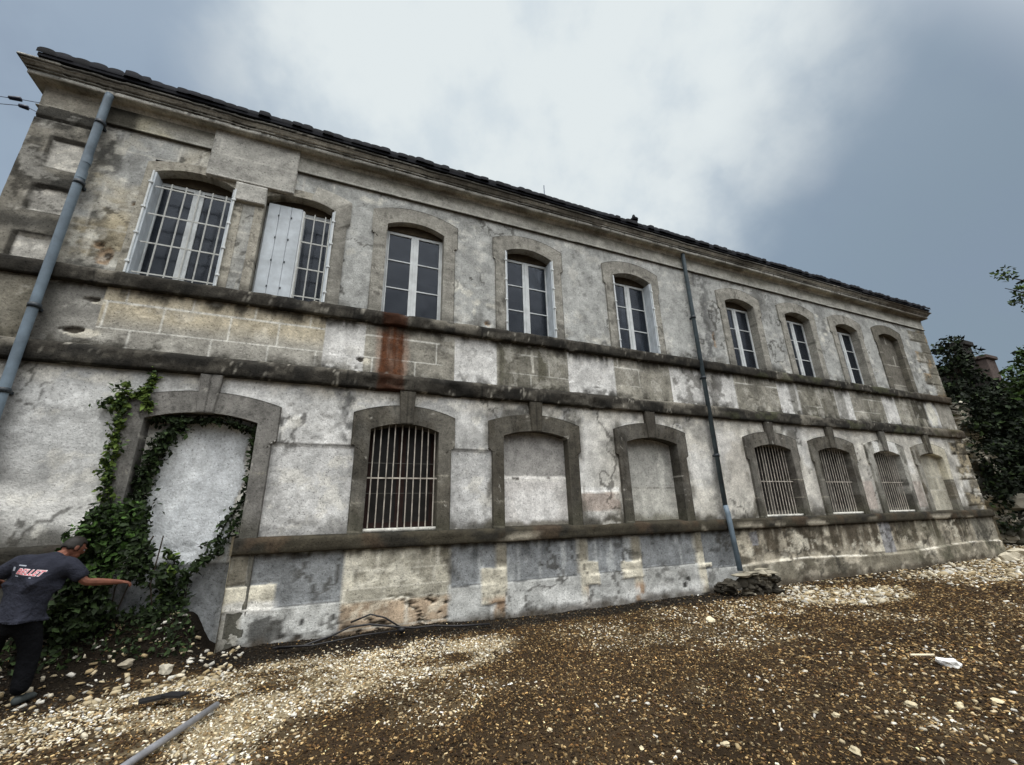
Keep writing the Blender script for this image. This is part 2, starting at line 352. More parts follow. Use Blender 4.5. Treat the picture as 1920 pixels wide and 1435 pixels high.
def paint_upper(X, Z):
    c = mottled(np.tile(PLAST, (len(X), 1)), X, Z, 1, .2, .16)
    # ochre ashlar around the first window
    och = (1-sst(X+.25*(fbm(X*2, Z*2, 4)-.5), -2.3, -1.6))*.45 + .55*blob(X, Z, -3.35, 6.0, .55, 1.1, 8, 3)
    c = mixv(c, mottled(np.tile(OCH, (len(X), 1)), X, Z, 9, .3, .3), och*.9*sst(fbm(X*1.2, Z*1.6, 33), .25, .55))
    jo, to = ashlar(X, Z, -3.9, [5.05, 5.42, 5.78, 6.15, 6.5, 6.86, 7.22, 7.6], .62, 3)
    zone = (X < -.55)*(1-.0*X)
    c = c*(1+.22*(to-.5)*zone)[:, None]; c = mixv(c, col(205, 198, 182), jo*zone*.45)
    # horizontally tooled stone between the first two windows
    tool = rect(X, Z, -2.06, -1.58, 5.05, 6.8, .01, 0)
    c = c*(1-.30*tool*(sst(fbm(X*1.2, Z*16, 61, 3), .4, .7)))[:, None]
    # soot and lichen beside the downpipes
    sp = fbm(X*9, Z*7, 21, 5, .65); lo_ = fbm(X*2.1, Z*1.1, 22, 4)
    g = np.exp(-((X+3.78)/.34)**2)*sst(lo_+.5*(sp-.5), .33, .55)
    c = mixv(c, BLACK*1.7, g*.82)
    c = mixv(c, col(190, 184, 168), np.exp(-((X+3.6)/.3)**2)*sst(fbm(X*6, Z*6, 71, 4), .6, .68)*.75)
    g = np.exp(-((X-8.38)/.42)**2)*sst(lo_+.7*(sp-.5), .42, .66) + .8*np.exp(-((X-10.95)/.42)**2)*sst(lo_+.8*(sp-.5), .42, .7) + .6*np.exp(-((X-13.4)/.4)**2)*sst(lo_+.8*(sp-.5), .48, .75)
    c = mixv(c, col(74, 74, 74), g*.8)
    sp2 = sst(sp, .60, .78)*sst(fbm(X*.8, Z*.7, 91), .42, .66)
    c = mixv(c, col(88, 86, 80), sp2*.6)
    c = mixv(c, col(205, 200, 184), sst(fbm(X*5, Z*5, 93, 4), .64, .72)*sst(fbm(X*.6, Z*.9, 95), .48, .62)*.7)
    # pale flaking edges beside the surrounds and damp at the string course
    damp = (1-sst(Z+.40*(fbm(X*3, Z*2, 41, 6, .62)-.5), 5.05, 5.36))*sst(fbm(X*4, Z*3, 43, 4), .42, .62)
    c = mixv(c, col(70, 66, 56), damp*.85)
    # stains that ran down below the cornice
    run = sst(Z, 7.72, 8.0)*streaks(X, Z, 2.0, 45, (.45, .68))
    c = mixv(c, col(98, 90, 68), run*.75)
    far = sst(X, 8, 18)
    c = c*(1-.10*far)[:, None]
    # right hand quoins
    q = qmask(X, Z); c = mixv(c, mottled(np.tile(col(104, 96, 74), (len(X), 1)), X, Z, 14, .4, .3), q*.85)
    c = mixv(c, col(150, 122, 78), q*sst(fbm(X*3, Z*3, 47), .55, .7)*.7)
    # corner pier on the left
    p = (X < -3.98)*1.0
    c = mixv(c, mottled(np.tile(col(124, 117, 102), (len(X), 1)), X, Z, 51, .35, .3), p*.9)
    c = mixv(c, BLACK*2.2, p*sst(fbm(X*2.2, Z*3, 57, 6, .62), .46, .60)*.8)
    for zm in (6.42, 5.64, 7.5): c = mixv(c, BLACK*2.4, p*sst(.16-np.abs(Z-zm)+.2*(fbm(X*4, Z*5, 58, 5)-.5), 0, .1)*.7)
    for (za, zb) in ((6.62, 7.10), (5.86, 6.23), (5.06, 5.45)):
        fr = rect(X, Z, -4.45, -3.98, za-.05, zb+.06, .012, .012); ins = rect(X, Z, -4.38, -4.03, za, zb, .008, .008)
        c = mixv(c, col(44, 41, 36), fr*(1-ins)*.75)  # dark rim painted round each panel, standing for its recess shadow
        c = mixv(c, mottled(np.tile(col(184, 178, 166), (len(X), 1)), X, Z, 53, .3, .35), ins*.97)
        c = mixv(c, col(206, 198, 182), ins*sst(fbm(X*5-Z*4, Z*5, 55, 4, .65), .54, .62)*.85)
    for hx, hz, rx, rz in HOLES:
        c = mixv(c, col(150, 118, 78), blob(X, Z, hx, hz, rx, rz, 63, 8)*.85)
        c = mixv(c, col(46, 38, 28), blob(X, Z, hx+.02, hz+.25*rz, rx*.7, rz*.45, 65, 8)*.9)
    c = mixv(c, col(58, 54, 46), crack(X, Z, .9, 301)*.7)
    c = mixv(c, col(214, 208, 194), sst(fbm(X*3.1, Z*3.7, 302, 6, .62), .60, .68)*.3)
    c = mixv(c, col(70, 67, 60), sst(fbm(X*2.3, Z*2.0, 321, 6, .66), .58, .70)*(.28+.22*sst(X, 8, 10)))
    return c
HOLES = [(-3.44, 5.30, .10, .17), (-3.55, 5.5, .06, .06), (-3.30, 6.3, .035, .03), (2.45, 5.2, .08, .05), (8.62, 5.75, .05, .25), (-3.55, 4.14, .17, .055), (-3.42, 4.62, .09, .04), (.16, 4.16, .07, .05)]
def qmask(X, Z):
    k = np.floor((Z+.1)/.40); w = np.where(k % 2 == 0, 18.35, 18.75)+.25*(h2(k, k*0, 77)-.5)+.22*(fbm(X*2.5, Z*2.5, 78, 5, .6)-.5)
    return sst(X, w-.03, w+.03)
def disp_common(X, Z, amp=.004):
    d = amp*(fbm(X*2.2, Z*2.2, 101, 4)-.5)*2 + .003*(fbm(X*16, Z*16, 103, 3)-.5)*2
    d = d - .012*sst(fbm(X*4, Z*4, 93, 4), .66, .70)*sst(fbm(X*.6, Z*.9, 95), .5, .6)
    for hx, hz, rx, rz in HOLES: d = d - .03*blob(X, Z, hx, hz, rx, rz, 63, 8)
    return d
def disp_upper(X, Z):
    d = disp_common(X, Z, .006)
    p = (X < -3.98); d = d + .05*p
    for (za, zb) in ((6.62, 7.10), (5.86, 6.23), (5.06, 5.45)): d = d - .045*rect(X, Z, -4.40, -4.01, za-.02, zb+.02, .008, .008)
    d = d + .02*qmask(X, Z) - .02*qmask(X, Z)*(np.abs((Z+.1)/.4-np.round((Z+.1)/.4)) < .035)
    d = d - .05*rect(X, Z, XL, -4.0, 7.42, 7.46, .01, .01)
    return d

def under_window(X):
    m = np.zeros_like(X)
    for cx in UP[2:]: m = np.maximum(m, (np.abs(X-cx-.02) < .79)*1.0)
    return np.maximum(m, ((X > -3.3) & (X < -.42))*1.0)
def paint_band(X, Z):
    c = mottled(np.tile(PALE*1.05, (len(X), 1)), X, Z, 5, .12, .12)
    st = under_window(X)
    sc = mottled(np.tile(STONE, (len(X), 1)), X, Z, 6, .28, .2)
    jo, to = ashlar(X, Z, -3.2, [3.9, 4.22, 4.62, 4.9], .78, 12)
    sc = sc*(1+.35*(to-.5))[:, None]
    left = (X < -.3)*1.0
    cream = sst(Z+.2*(fbm(X*2, Z*2, 7)-.5), 4.15, 4.5)*left
    sc = mixv(sc, col(196, 178, 140), cream*.75); sc = mixv(sc, col(160, 155, 144), left*(1-cream)*.6)
    sc = mixv(sc, col(212, 208, 196), jo*np.where(X < 1.5, .85, sst(fbm(X*1.5, Z, 8), .45, .6)*.8))
    c = np.where(st[:, None] > .5, sc, c)
    # olive run-off stains under the window sills
    for cx, k in ((3.40, .95), (11.6, .8), (12.9, .7), (14.9, .55), (17.2, .9), (6.3, .35), (9.4, .3)):
        w = .78 if cx == 3.40 else (.6 if cx < 18 else .4)
        m = sst(w-np.abs(X-cx), 0, .1)*(.35+.65*streaks(X, Z, 5, int(cx*10), (.35, .65)))
        c = mixv(c, col(74, 70, 50), m*k*.85)
    c = mixv(c, col(206, 200, 184), rect(X, Z, 3.36, 3.42, 4.25, 4.75, .015, .03)*.7)
    # rust that ran out of the third window
    ru = rect(X, Z, .47, .88, 3.6, 5.2, .03, .05, 17, 5)*(.75+.25*streaks(X, Z, 9, 18, (.3, .6)))
    c = mixv(c, mottled(np.tile(lin((102, 58, 30)), (len(X), 1)), X*2, Z, 19, .35, .4), ru*.95)
    c = mixv(c, col(150, 96, 60), rect(X, Z, .40, .95, 3.6, 5.2, .1, .05, 20, 3)*(1-ru)*.45)
    # rough grey end panel with flakes
    rough = (X < -3.3)*1.0
    c = mixv(c, mottled(np.tile(col(120, 116, 106), (len(X), 1)), X, Z, 25, .4, .35), rough*.9)
    c = mixv(c, BLACK*1.5, rough*np.exp(-((X+3.95)/.25)**2)*.8)
    c = mixv(c, col(40, 38, 36), (np.exp(-((X-8.25)/.22)**2))*sst(fbm(X*7, Z*6, 27, 4), .45, .6)*.8)
    bl = ((X > 7.0) & (X < 9.0))*1.0
    c = mixv(c, col(92, 88, 80), bl*sst(fbm(X*4, Z*4, 28, 5, .6), .5, .64)*.7)
    # run-off at the head of the band, lichen at its foot
    top = sst(Z+.34*(fbm(X*6, Z*.6, 29, 5, .6)-.5), 4.64, 4.84)
    c = mixv(c, col(60, 55, 44), top*streaks(X, Z, 6, 30, (.28, .5))*.9)
    foot = 1-sst(Z+.30*(fbm(X*5, Z*4, 31, 5, .6)-.5), 3.9, 4.14)
    c = mixv(c, col(58, 54, 44), foot*sst(fbm(X*7, Z*7, 32, 4), .38, .55)*.9)
    p = ((X < -3.98) | (X > 18.4))*1.0
    c = mixv(c, mottled(np.tile(col(112, 104, 84), (len(X), 1)), X, Z, 52, .4, .3), p*.75)
    c = mixv(c, col(62, 58, 44), rect(X, Z, 16.9, 17.7, 4.2, 4.75, .05, .05)*.8)
    c = mixv(c, col(206, 200, 180), blob(X, Z, 18.0, 4.4, .4, .4, 34, 3)*.8)
    for hx, hz, rx, rz in HOLES:
        c = mixv(c, col(206, 196, 172), blob(X, Z, hx+.1, hz-.03, rx*1.2, rz*1.4, 67, 8)*.7)
        c = mixv(c, col(50, 40, 28), blob(X, Z, hx, hz, rx, rz, 63, 8)*.9)
    c = mixv(c, col(58, 54, 46), crack(X, Z, .9, 303)*.25)
    c = mixv(c, col(214, 208, 194), sst(fbm(X*3.1, Z*3.7, 304, 6, .62), .60, .68)*.22)
    c = mixv(c, col(70, 67, 60), sst(fbm(X*2.3, Z*2.0, 323, 6, .66), .58, .70)*.12)
    return c
def disp_band(X, Z):
    return disp_common(X, Z, .004) + .012*under_window(X) + .03*(X < -3.98)

def paint_lower(X, Z):
    c = mottled(np.tile(col(184, 182, 178), (len(X), 1)), X, Z, 2, .26, .2)
    c = mixv(c, mottled(np.tile(WARM, (len(X), 1)), X, Z, 35, .14, .12), sst(X, 3.8, 5.5)*.75)
    c = mixv(c, col(214, 211, 206), sst(fbm(X*1.6, Z*2.2, 36, 4), .52, .68)*.65)
    c = mixv(c, col(116, 114, 110), sst(fbm(X*1.1+3, Z*1.4, 37, 4), .48, .68)*.55)
    # the big left panel: grey above, whiter below
    lp = (X < -2.6)*1.0
    c = mixv(c, col(186, 186, 184), lp*sst(Z+.4*(fbm(X*2, Z*2, 38)-.5), 2.1, 2.5)*.6)
    c = mixv(c, col(214, 210, 202), lp*(1-sst(Z+.3*(fbm(X*2, Z*3, 39)-.5), 1.95, 2.15))*.6)
    c = mixv(c, col(70, 68, 60), lp*(1-sst(Z+.5*(fbm(X*2.5, Z*3, 40)-.5), 1.35, 1.75))*.8)
    # panels under the horizontal joint
    for a, b in ((-.98, .20), (1.78, 2.46)):
        m = ((X > a) & (X < b) & (Z < 2.69))*1.0
        c = mixv(c, mottled(np.tile(col(188, 186, 183), (len(X), 1)), X, Z, 42, .42, .2), m*.8)
        c = mixv(c, col(90, 88, 82), rect(X, Z, a, b, 2.675, 2.70, .006, .008)*.8)
    # pink render repairs
    c = mixv(c, mottled(np.tile(col(176, 154, 138), (len(X), 1)), X, Z, 44, .15, .2), rect(X, Z, 4.3, 5.2, 1.62, 1.96, .03, .02)*.85)
    c = mixv(c, col(222, 218, 208), rect(X, Z, 4.3, 5.2, 1.96, 2.06, .02, .015)*.8)
    for a in (13.1, 15.5): c = mixv(c, col(168, 148, 136), rect(X, Z, a, a+.55, 1.5, 2.23, .03, .02)*.7)
    c = mixv(c, col(140, 126, 112), rect(X, Z, 8.2, 8.9, 1.9, 3.4, .3, .2, 46)*.25)
    # dark damp rising at the foot and grime around the openings
    foot = 1-sst(Z+.42*(fbm(X*4, Z*3, 48, 6, .62)-.5), 1.40, 1.62)
    c = mixv(c, col(66, 60, 46), foot*(.45+.55*sst(X, -1.0, 3))*.9)
    for cx in LO[2:5]:
        m = sst(1.12-np.abs(X-cx), 0, .16)*sst(fbm(X*6, Z*3, 49, 4), .40, .62)
        c = mixv(c, col(84, 78, 62), m*.65)
    m = np.exp(-((X-.08)/.14)**2)*sst(fbm(X*9, Z*7, 50, 4), .40, .55)*sst(Z, 2.6, 2.8)
    c = mixv(c, col(78, 78, 76), m*.8)
    # bright washes near the string course
    top = sst(Z+.2*(fbm(X*4, Z*4, 58)-.5), 3.3, 3.55)*sst(fbm(X*3, Z*3, 59, 4), .45, .6)
    c = mixv(c, col(216, 208, 192), top*.6)
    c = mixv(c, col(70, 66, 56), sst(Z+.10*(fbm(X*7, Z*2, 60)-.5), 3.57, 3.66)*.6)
    g = np.exp(-((X-7.9)/.16)**2); c = mixv(c, col(80, 82, 84), g*.7*sst(fbm(X*2, Z*2, 62), .3, .5))
    far = sst(X, 13, 18)
    c = mixv(c, col(116, 110, 98), far*sst(fbm(X*5, Z*1.6, 64, 4), .42, .62)*.7)
    q = qmask(X, Z); c = mixv(c, mottled(np.tile(col(86, 76, 54), (len(X), 1)), X, Z, 66, .5, .5), q*.85); c = mixv(c, col(168, 150, 112), q*sst(fbm(X*3, Z*3.5, 68, 6, .64), .54, .64)*.8); c = mixv(c, col(40, 36, 26), q*sst(fbm(X*2.6, Z*3.1, 69, 6, .64), .56, .66)*.8)
    p = (X < -3.98)*1.0
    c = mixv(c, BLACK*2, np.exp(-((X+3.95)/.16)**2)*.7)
    c = mixv(c, col(58, 54, 46), crack(X, Z, .9, 305)*.7)
    c = mixv(c, col(214, 208, 194), sst(fbm(X*3.1, Z*3.7, 306, 6, .62), .60, .68)*.5)
    c = mixv(c, col(70, 67, 60), sst(fbm(X*2.3, Z*2.0, 325, 6, .66), .58, .70)*.28)
    return c
def disp_lower(X, Z):
    d = disp_common(X, Z, .004)
    for a, b in ((-.98, .20), (1.78, 2.46)): d = d - .02*((X > a) & (X < b) & (Z < 2.685))
    d = d + .015*((X > 4.3) & (X < 5.2) & (Z < 1.97)) + .025*qmask(X, Z)*(np.abs((Z+.1)/.4-np.round((Z+.1)/.4)) > .03)
    return d

# plinth: cement infills (recessed) between pale stone piers
CEMS = [(-1.0, .21, .48, 1.16), (1.80, 2.53, .53, 1.16), (2.75, 4.12, .54, 1.16), (4.34, 5.29, .54, 1.16), (5.53, 6.87, .56, 1.16), (7.10, 8.02, .44, 1.16), (8.52, 8.74, .8, 1.1), (13.3, 13.78, .42, 1.16)]
PIERS = [(-1.22, -.98, .8, 1.16), (-1.22, -.66, .46, .77), (2.29, 2.72, .24, .76), (4.14, 4.32, .0, 1.16), (4.24, 4.56, .36, .74), (5.04, 5.52, .41, .70), (6.9, 7.3, .46, .54), (5.30, 5.52, 0, 1.16), (2.53, 2.73, 0, 1.16), (6.88, 7.09, 0, 1.16)]
def ledge(X): return .43+.05*np.sin(X*.8)
def paint_plinth(X, Z):
    c = mottled(np.tile(col(150, 145, 132), (len(X), 1)), X, Z, 70, .35, .3)
    w = mottled(np.tile(col(176, 176, 172), (len(X), 1)), X, Z, 72, .25, .3)
    c = mixv(c, w, ((X > -1) & (X < 8) & (Z < .56))*.8)
    # first pier and its tan foot
    p1 = rect(X, Z, .22, 1.77, -.4, 1.17, .015, .015)
    cc = mottled(np.tile(col(170, 162, 140), (len(X), 1)), X, Z, 74, .35, .35)
    cc = mixv(cc, col(92, 84, 66), sst(fbm(X*1.6, Z*1.4, 75, 6, .62), .46, .60)*.8)
    cc = mixv(cc, col(208, 200, 178), sst(fbm(X*3, Z*4, 73, 6, .64), .58, .66)*.7)
    tan = 1-sst(Z+.06*(fbm(X*5, Z*3, 76)-.5), .40, .47)
    cc = mixv(cc, mottled(np.tile(col(166, 138, 104), (len(X), 1)), X, Z, 77, .35, .4), tan*.95)
    cc = mixv(cc, col(46, 38, 28), sst(fbm(X*7+Z*8, Z*8, 78, 6, .65), .645, .69)*tan*.9)
    cc = mixv(cc, col(206, 190, 160), sst(fbm(X*6, Z*7, 79, 5, .65), .58, .66)*tan*.7)
    jo, to = ashlar(X, Z, .22, [-.4, .1, .46, .62, .86, 1.2], .5, 80)
    cc = cc*(1+.25*(to-.5))[:, None]; cc = mixv(cc, col(206, 198, 178), jo*.6)
    c = mixv(c, cc, p1)
    for i, (a, b, z0, z1) in enumerate(CEMS):
        m = rect(X, Z, a, b, z0, z1+.1, .012, .02, 82+i)
        cm = mottled(np.tile(CEM*(1.0 if i in (0, 5) else 1.05), (len(X), 1)), X, Z, 84+i, .18, .10)
        if i in (1, 2, 3, 4): cm = mixv(cm, col(70, 72, 72), streaks(X, Z, 7, 86+i, (.5, .66))*sst(Z, .7, 1.1)*.75); cm = mixv(cm, col(182, 184, 182), streaks(X, Z, 6, 96+i, (.6, .7))*.5)
        if i == 5: cm = cm*.8
        c = mixv(c, cm, m)
        c = mixv(c, col(50, 50, 50), rect(X, Z, a, b, z0-.015, z0+.015, .008, .015, 82+i)*.75)
    for i, (a, b, z0, z1) in enumerate(PIERS):
        m = rect(X, Z, a, b, z0, z1, .012, .02, 90+i)
        low = np.clip((z1 > .9)*sst(Z, .7, .85), 0, 1)
        cm = mottled(np.tile(col(198, 188, 162), (len(X), 1)), X, Z, 92+i, .3, .35)
        cm = mixv(cm, col(74, 66, 50), low*.8)
        cm = mixv(cm, col(158, 112, 62), (1-sst(Z, .25, .4))*sst(fbm(X*5, Z*4, 94), .35, .55)*.85)
        c = mixv(c, cm, m*.95)
    # white efflorescence at the foot
    c = mixv(c, col(214, 212, 206), ((X > 2.8) & (X < 7.0))*(1-sst(Z+.3*(fbm(X*2, Z*3, 97, 4)-.5), .15, .4))*sst(fbm(X*4, Z*5, 98, 4), .4, .55)*.8)
    c = mixv(c, col(216, 212, 204), rect(X, Z, -1.22, -.62, .44, .58, .05, .05)*.8)
    c = mixv(c, col(40, 38, 34), blob(X, Z, -.72, .2, .22, .22, 99, 5)*.8)
    for hx, hz in ((-.27, .27), (.13, .29), (-.5, .12), (-.3, .1), (6.5, .2), (6.6, .3)): c = mixv(c, col(28, 26, 22), blob(X, Z, hx, hz, .05, .05, 100, 10)*.9)
    # right of the second downpipe: rough stone with dark runs above a ledge
    r = sst(X, 8.02, 8.1)
    rc = mottled(np.tile(col(168, 156, 132), (len(X), 1)), X, Z, 102, .35, .35)
    rc = mixv(rc, col(74, 62, 44), streaks(X, Z, 4.5, 104, (.42, .6))*sst(Z, .5, .7)*.9)
    rc = mixv(rc, col(66, 58, 42), sst(fbm(X*1.6, Z*2.4, 313, 6, .64), .50, .62)*.8)
    rc = mixv(rc, col(206, 196, 172), sst(fbm(X*2.6, Z*3, 315, 6, .64), .58, .66)*.7)
    rc = mixv(rc, col(112, 104, 84), (Z < .45)*sst(fbm(X*1.5, Z*3, 105, 4), .4, .6)*.85)
    rc = mixv(rc, col(216, 208, 190), rect(X, Z-ledge(X), 8, 20, -.015, .012, .01, .015)*sst(fbm(X*1.7, Z*2, 311, 5, .6), .42, .58)*.75)
    rc = mixv(rc, col(70, 70, 48), sst(X, 13, 17)*sst(fbm(X*2, Z*2, 106, 4), .45, .62)*.7)
    for i in (6, 7):
        a, b, z0, z1 = CEMS[i]; rc = mixv(rc, col(132, 132, 138), rect(X, Z, a, b, z0, z1, .015, .02)*.85)
    rc = mixv(rc, col(116, 112, 100), rect(X, Z, 17.95, 18.2, .5, 1.15, .02, .02)*.3+rect(X, Z, 18.1, 19.4, .5, 1.15, .03, .03)*.6)
    c = mixv(c, rc, r)
    c = mixv(c, col(52, 48, 40), sst(fbm(X*2.2, Z*2.6, 317, 6, .66), .60, .69)*(.15+.45*sst(X, .2, .3)))
    c = mixv(c, col(58, 54, 46), crack(X, Z, 1.3, 319)*.7)
    c = mixv(c, col(58, 50, 36), sst(Z+.14*(fbm(X*8, Z*2, 107, 4)-.5), 1.0, 1.16)*streaks(X, Z, 8, 108, (.38, .6))*.7)
    c = mixv(c, col(70, 58, 42), (1-sst(Z+.2*(fbm(X*5, Z*5, 109, 4)-.5), .0, .16))*.8)
    c = mixv(c, BLACK*1.4, (X < -2.4)*.85)  # left piece blackened: grime, plus shade put into the colour
    return c
def disp_plinth(X, Z):
    d = disp_common(X, Z, .006) + .008*(fbm(X*6, Z*6, 111, 4)-.5)*2
    for i, (a, b, z0, z1) in enumerate(CEMS[:6]): d = d - .03*rect(X, Z, a, b, z0, z1+.1, .012, .02, 82+i)
    for i, (a, b, z0, z1) in enumerate(PIERS): d = d + .022*rect(X, Z, a, b, z0, z1, .012, .02, 90+i)
    r = sst(X, 8.02, 8.1); d = d + r*.05*(1-sst(Z, ledge(X)-.02, ledge(X)+.01))
    d = d - .04*sst(fbm(X*7+Z*8, Z*8, 78, 6, .65), .645, .69)*((X > .25) & (X < 1.75) & (Z < .5))
    return d
def paint_string(X, Z, Y):
    c = mottled(np.tile(col(50, 46, 39), (len(X), 1)), X*1.3, Z*3+Y*3, 120, .4, .45)
    c = mixv(c, col(128, 120, 104), sst(fbm(X*1.1, Z*2, 121, 4), .60, .70)*.6)
    c = mixv(c, col(176, 168, 150), sst(fbm(X*14, Z*20+Y*20, 122, 5, .7), .64, .72)*.55*sst(fbm(X*.9, Z*.5, 126), .45, .55))
    c = mixv(c, BLACK*.8, (np.abs(X/1.15-np.round(X/1.15)) < .010)*.8)
    c = mixv(c, col(96, 90, 78), sst(fbm(X*3.3, Z*6+Y*6, 127, 6, .66), .55, .66)*.5)
    c = mixv(c, BLACK, sst(fbm(X*3, Z*5+Y*5, 123, 4), .54, .64)*.75)
    c = mixv(c, np.tile(lin((58, 30, 12)), (len(X), 1)), rect(X, Z, .47, .90, 3, 6, .06, .04)*.75)
    c = mixv(c, col(72, 74, 44), sst(X, 8, 9)*sst(fbm(X*2.2, Z*4, 124, 4), .58, .68)*.6)
    return mixv(c, col(84, 68, 46), sst(X, 16.5, 19)*.5)
def paint_plband(X, Z, Y):
    c = mottled(np.tile(col(58, 52, 38), (len(X), 1)), X*1.5, Z*3+Y*3, 130, .35, .35)
    c = mixv(c, BLACK*1.3, sst(fbm(X*2.6, Z*6+Y*4, 131, 4), .52, .66)*.7)
    c = mixv(c, col(168, 156, 132), sst(fbm(X*1.3, Z*3, 132, 4), .56, .68)*sst(1.33-Z, 0, .1)*.8*sst(X, 1.5, 3))
    c = mixv(c, col(84, 60, 36), sst(fbm(X*3, Z*3, 133, 4), .58, .7)*.35)
    return mixv(c, BLACK*1.5, (X < -2.4)*.7)  # left end darkened: grime and the shade there, both in the colour
def paint_cornice(X, Z, Y):
    c = mottled(np.tile(col(176, 172, 160), (len(X), 1)), X, Z*4, 140, .3, .22)
    c = mixv(c, col(84, 80, 70), sst(fbm(X*1.4, Z*14, 141, 4), .54, .68)*.6)
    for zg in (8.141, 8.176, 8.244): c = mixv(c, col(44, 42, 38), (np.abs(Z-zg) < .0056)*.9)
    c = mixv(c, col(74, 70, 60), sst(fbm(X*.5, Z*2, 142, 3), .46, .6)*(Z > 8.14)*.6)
    return mixv(c, col(88, 70, 48), sst(X, 15, 18)*.6)
def paint_frieze(X, Z, Y):
    c = mottled(np.tile(col(158, 154, 142), (len(X), 1)), X, Z, 143, .22, .16)
    c = mixv(c, col(178, 166, 126), (1-sst(X, -3, -1))*sst(fbm(X*1.3, Z*2, 144), .4, .6)*.6)
    run = sst(Z+.25*(fbm(X*1.3, Z, 145, 4)-.5), 7.76, 7.95)
    c = mixv(c, col(96, 90, 70), run*.75)
    c = mixv(c, BLACK*1.3, sst(np.exp(-((X+3.8)/.26)**2)+.5*(fbm(X*3, Z*3, 147, 5)-.5), .3, .6)*.85)
    c = mixv(c, col(54, 52, 46), (Z < 7.632)*.8)  # underside of the bead painted dark as the moulding's shadow
    p = (X < -3.98)*1.0
    return mixv(c, mottled(np.tile(col(132, 124, 108), (len(X), 1)), X, Z, 146, .35, .3), p*.8)

# ------------------------------------------------------------------ the building
B = thing('stone_building', (7.3, 7, 0), 'long derelict two storey stone building with grey plaster walls, arched windows and stained string courses', 'building')
up_holes = [(c-.66, c+.66, 5.0, 7.27) if i > 1 else (c-.60, c+.60, 5.0, 7.20) for i, c in enumerate(UP)]
lo_holes = [(c-h-.12, c+h+.12, 1.2 if i else 0.0, 3.2) for i, (c, h) in enumerate(zip(LO, LHW))]
stepx = lambda q: .028 if q < 5 else (.045 if q < 11 else .07)
def hl(hs): return [h[0] for h in hs]+[h[1] for h in hs]
sheet('wall', lines(XL, XR, stepx, hl(up_holes)), lines(4.95, 7.66, .03, [5.0, 7.27, 7.20]), YW, paint_upper, up_holes, B, disp_upper)
sheet('wall', lines(XL, XR, lambda q: .014 if q < 2 else (.022 if q < 8 else .05)), lines(3.8, 4.9, .016), YW, paint_band, (), B, disp_band)
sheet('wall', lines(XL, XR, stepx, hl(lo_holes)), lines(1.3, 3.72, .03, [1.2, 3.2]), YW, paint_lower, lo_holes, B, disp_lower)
px = lambda q: .018 if q < 3 else (.026 if q < 9 else .05)
sheet('plinth', lines(-1.22, XR+.06, px), lines(-.5, 1.2, .02), YW-.05, paint_plinth, (), B, disp_plinth)
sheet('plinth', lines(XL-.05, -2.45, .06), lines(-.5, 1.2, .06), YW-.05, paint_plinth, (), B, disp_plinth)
# the return of the plinth at the door jamb
def sidewall(name, x, y0, y1, z0, z1, paint, sgn, step=.05):
    ys = lines(y0, y1, step); zs = lines(z0, z1, step); Yg, Zg = np.meshgrid(ys, zs, indexing='ij'); Y = Yg.ravel(); Z = Zg.ravel(); nz = len(zs)
    V = np.c_[np.full(Y.shape, x)+sgn*.01*(fbm(Y*5, Z*5, 7)-.5), Y, Z]
    i, j = np.meshgrid(np.arange(len(ys)-1), np.arange(nz-1), indexing='ij'); a = (i*nz+j).ravel()
    F = np.c_[a, a+nz, a+nz+1, a+1] if sgn > 0 else np.c_[a, a+1, a+nz+1, a+nz]
    return npmesh(name, V, F, M['masonry'], B, paint(Y, Z), True)
sidewall('door_jamb', -1.22, 6.90, 7.3, -.5, 1.4, lambda Y, Z: mixv(mottled(np.tile(col(176, 164, 132), (len(Y), 1)), Y*3, Z, 150, .4, .3), col(60, 54, 40), sst(fbm(Y*6, Z*3, 151), .5, .65)*.8), -1)
sidewall('end_wall', XL, 7.0, 17.0, -.5, 8.1, lambda Y, Z: mottled(np.tile(col(140, 132, 116), (len(Y), 1)), Y, Z, 152, .4, .3), -1, .25)
sidewall('end_wall', XR, 7.0, 17.0, -.5, 8.1, lambda Y, Z: mottled(np.tile(col(110, 98, 76), (len(Y), 1)), Y, Z, 153, .4, .3), 1, .25)
sidewall('end_wall', XR+.06, 6.9, 17.0, -.5, 1.2, lambda Y, Z: mottled(np.tile(col(120, 108, 84), (len(Y), 1)), Y, Z, 154, .4, .3), 1, .15)
MB().box(XL, XR, 16.7, 17.0, -.5, 8.1).build('back_wall', M['masonry'], B, alb=lambda V: np.tile(STONE, (len(V), 1)))
course('string_course', [(-.02, 4.84), (.09, 4.85), (.10, 4.87), (.105, 5.0), (.10, 5.055), (.06, 5.085), (-.26, 5.10)], XL, XR, paint_string, B, ret_l=True, ret_r=True, seed=1, rough=.014)
course('string_course', [(-.02, 3.64), (.09, 3.65), (.10, 3.67), (.105, 3.84), (.10, 3.88), (.05, 3.93), (-.02, 3.96)], XL, XR, paint_string, B, ret_l=True, ret_r=True, seed=2, rough=.014)
course('plinth_band', [(-.02, 1.15), (.10, 1.16), (.115, 1.18), (.115, 1.33), (.09, 1.37), (-.26, 1.415)], -1.22, XR, paint_plband, B, ret_r=True, seed=3, rough=.008)
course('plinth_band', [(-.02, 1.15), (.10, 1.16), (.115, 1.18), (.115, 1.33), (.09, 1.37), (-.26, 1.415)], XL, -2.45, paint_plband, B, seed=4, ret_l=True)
MB().box(-1.235, -1.21, 6.885, 7.1, 1.16, 1.40).build('plinth_band_end', M['masonry'], B, alb=lambda V: np.tile(col(90, 80, 58), (len(V), 1)))
course('frieze', [(-.02, 7.625), (.045, 7.628), (.05, 7.65), (.03, 7.662), (.026, 7.98)], XL, XR, paint_frieze, B, ret_l=True, ret_r=True, seed=5, rough=.003)
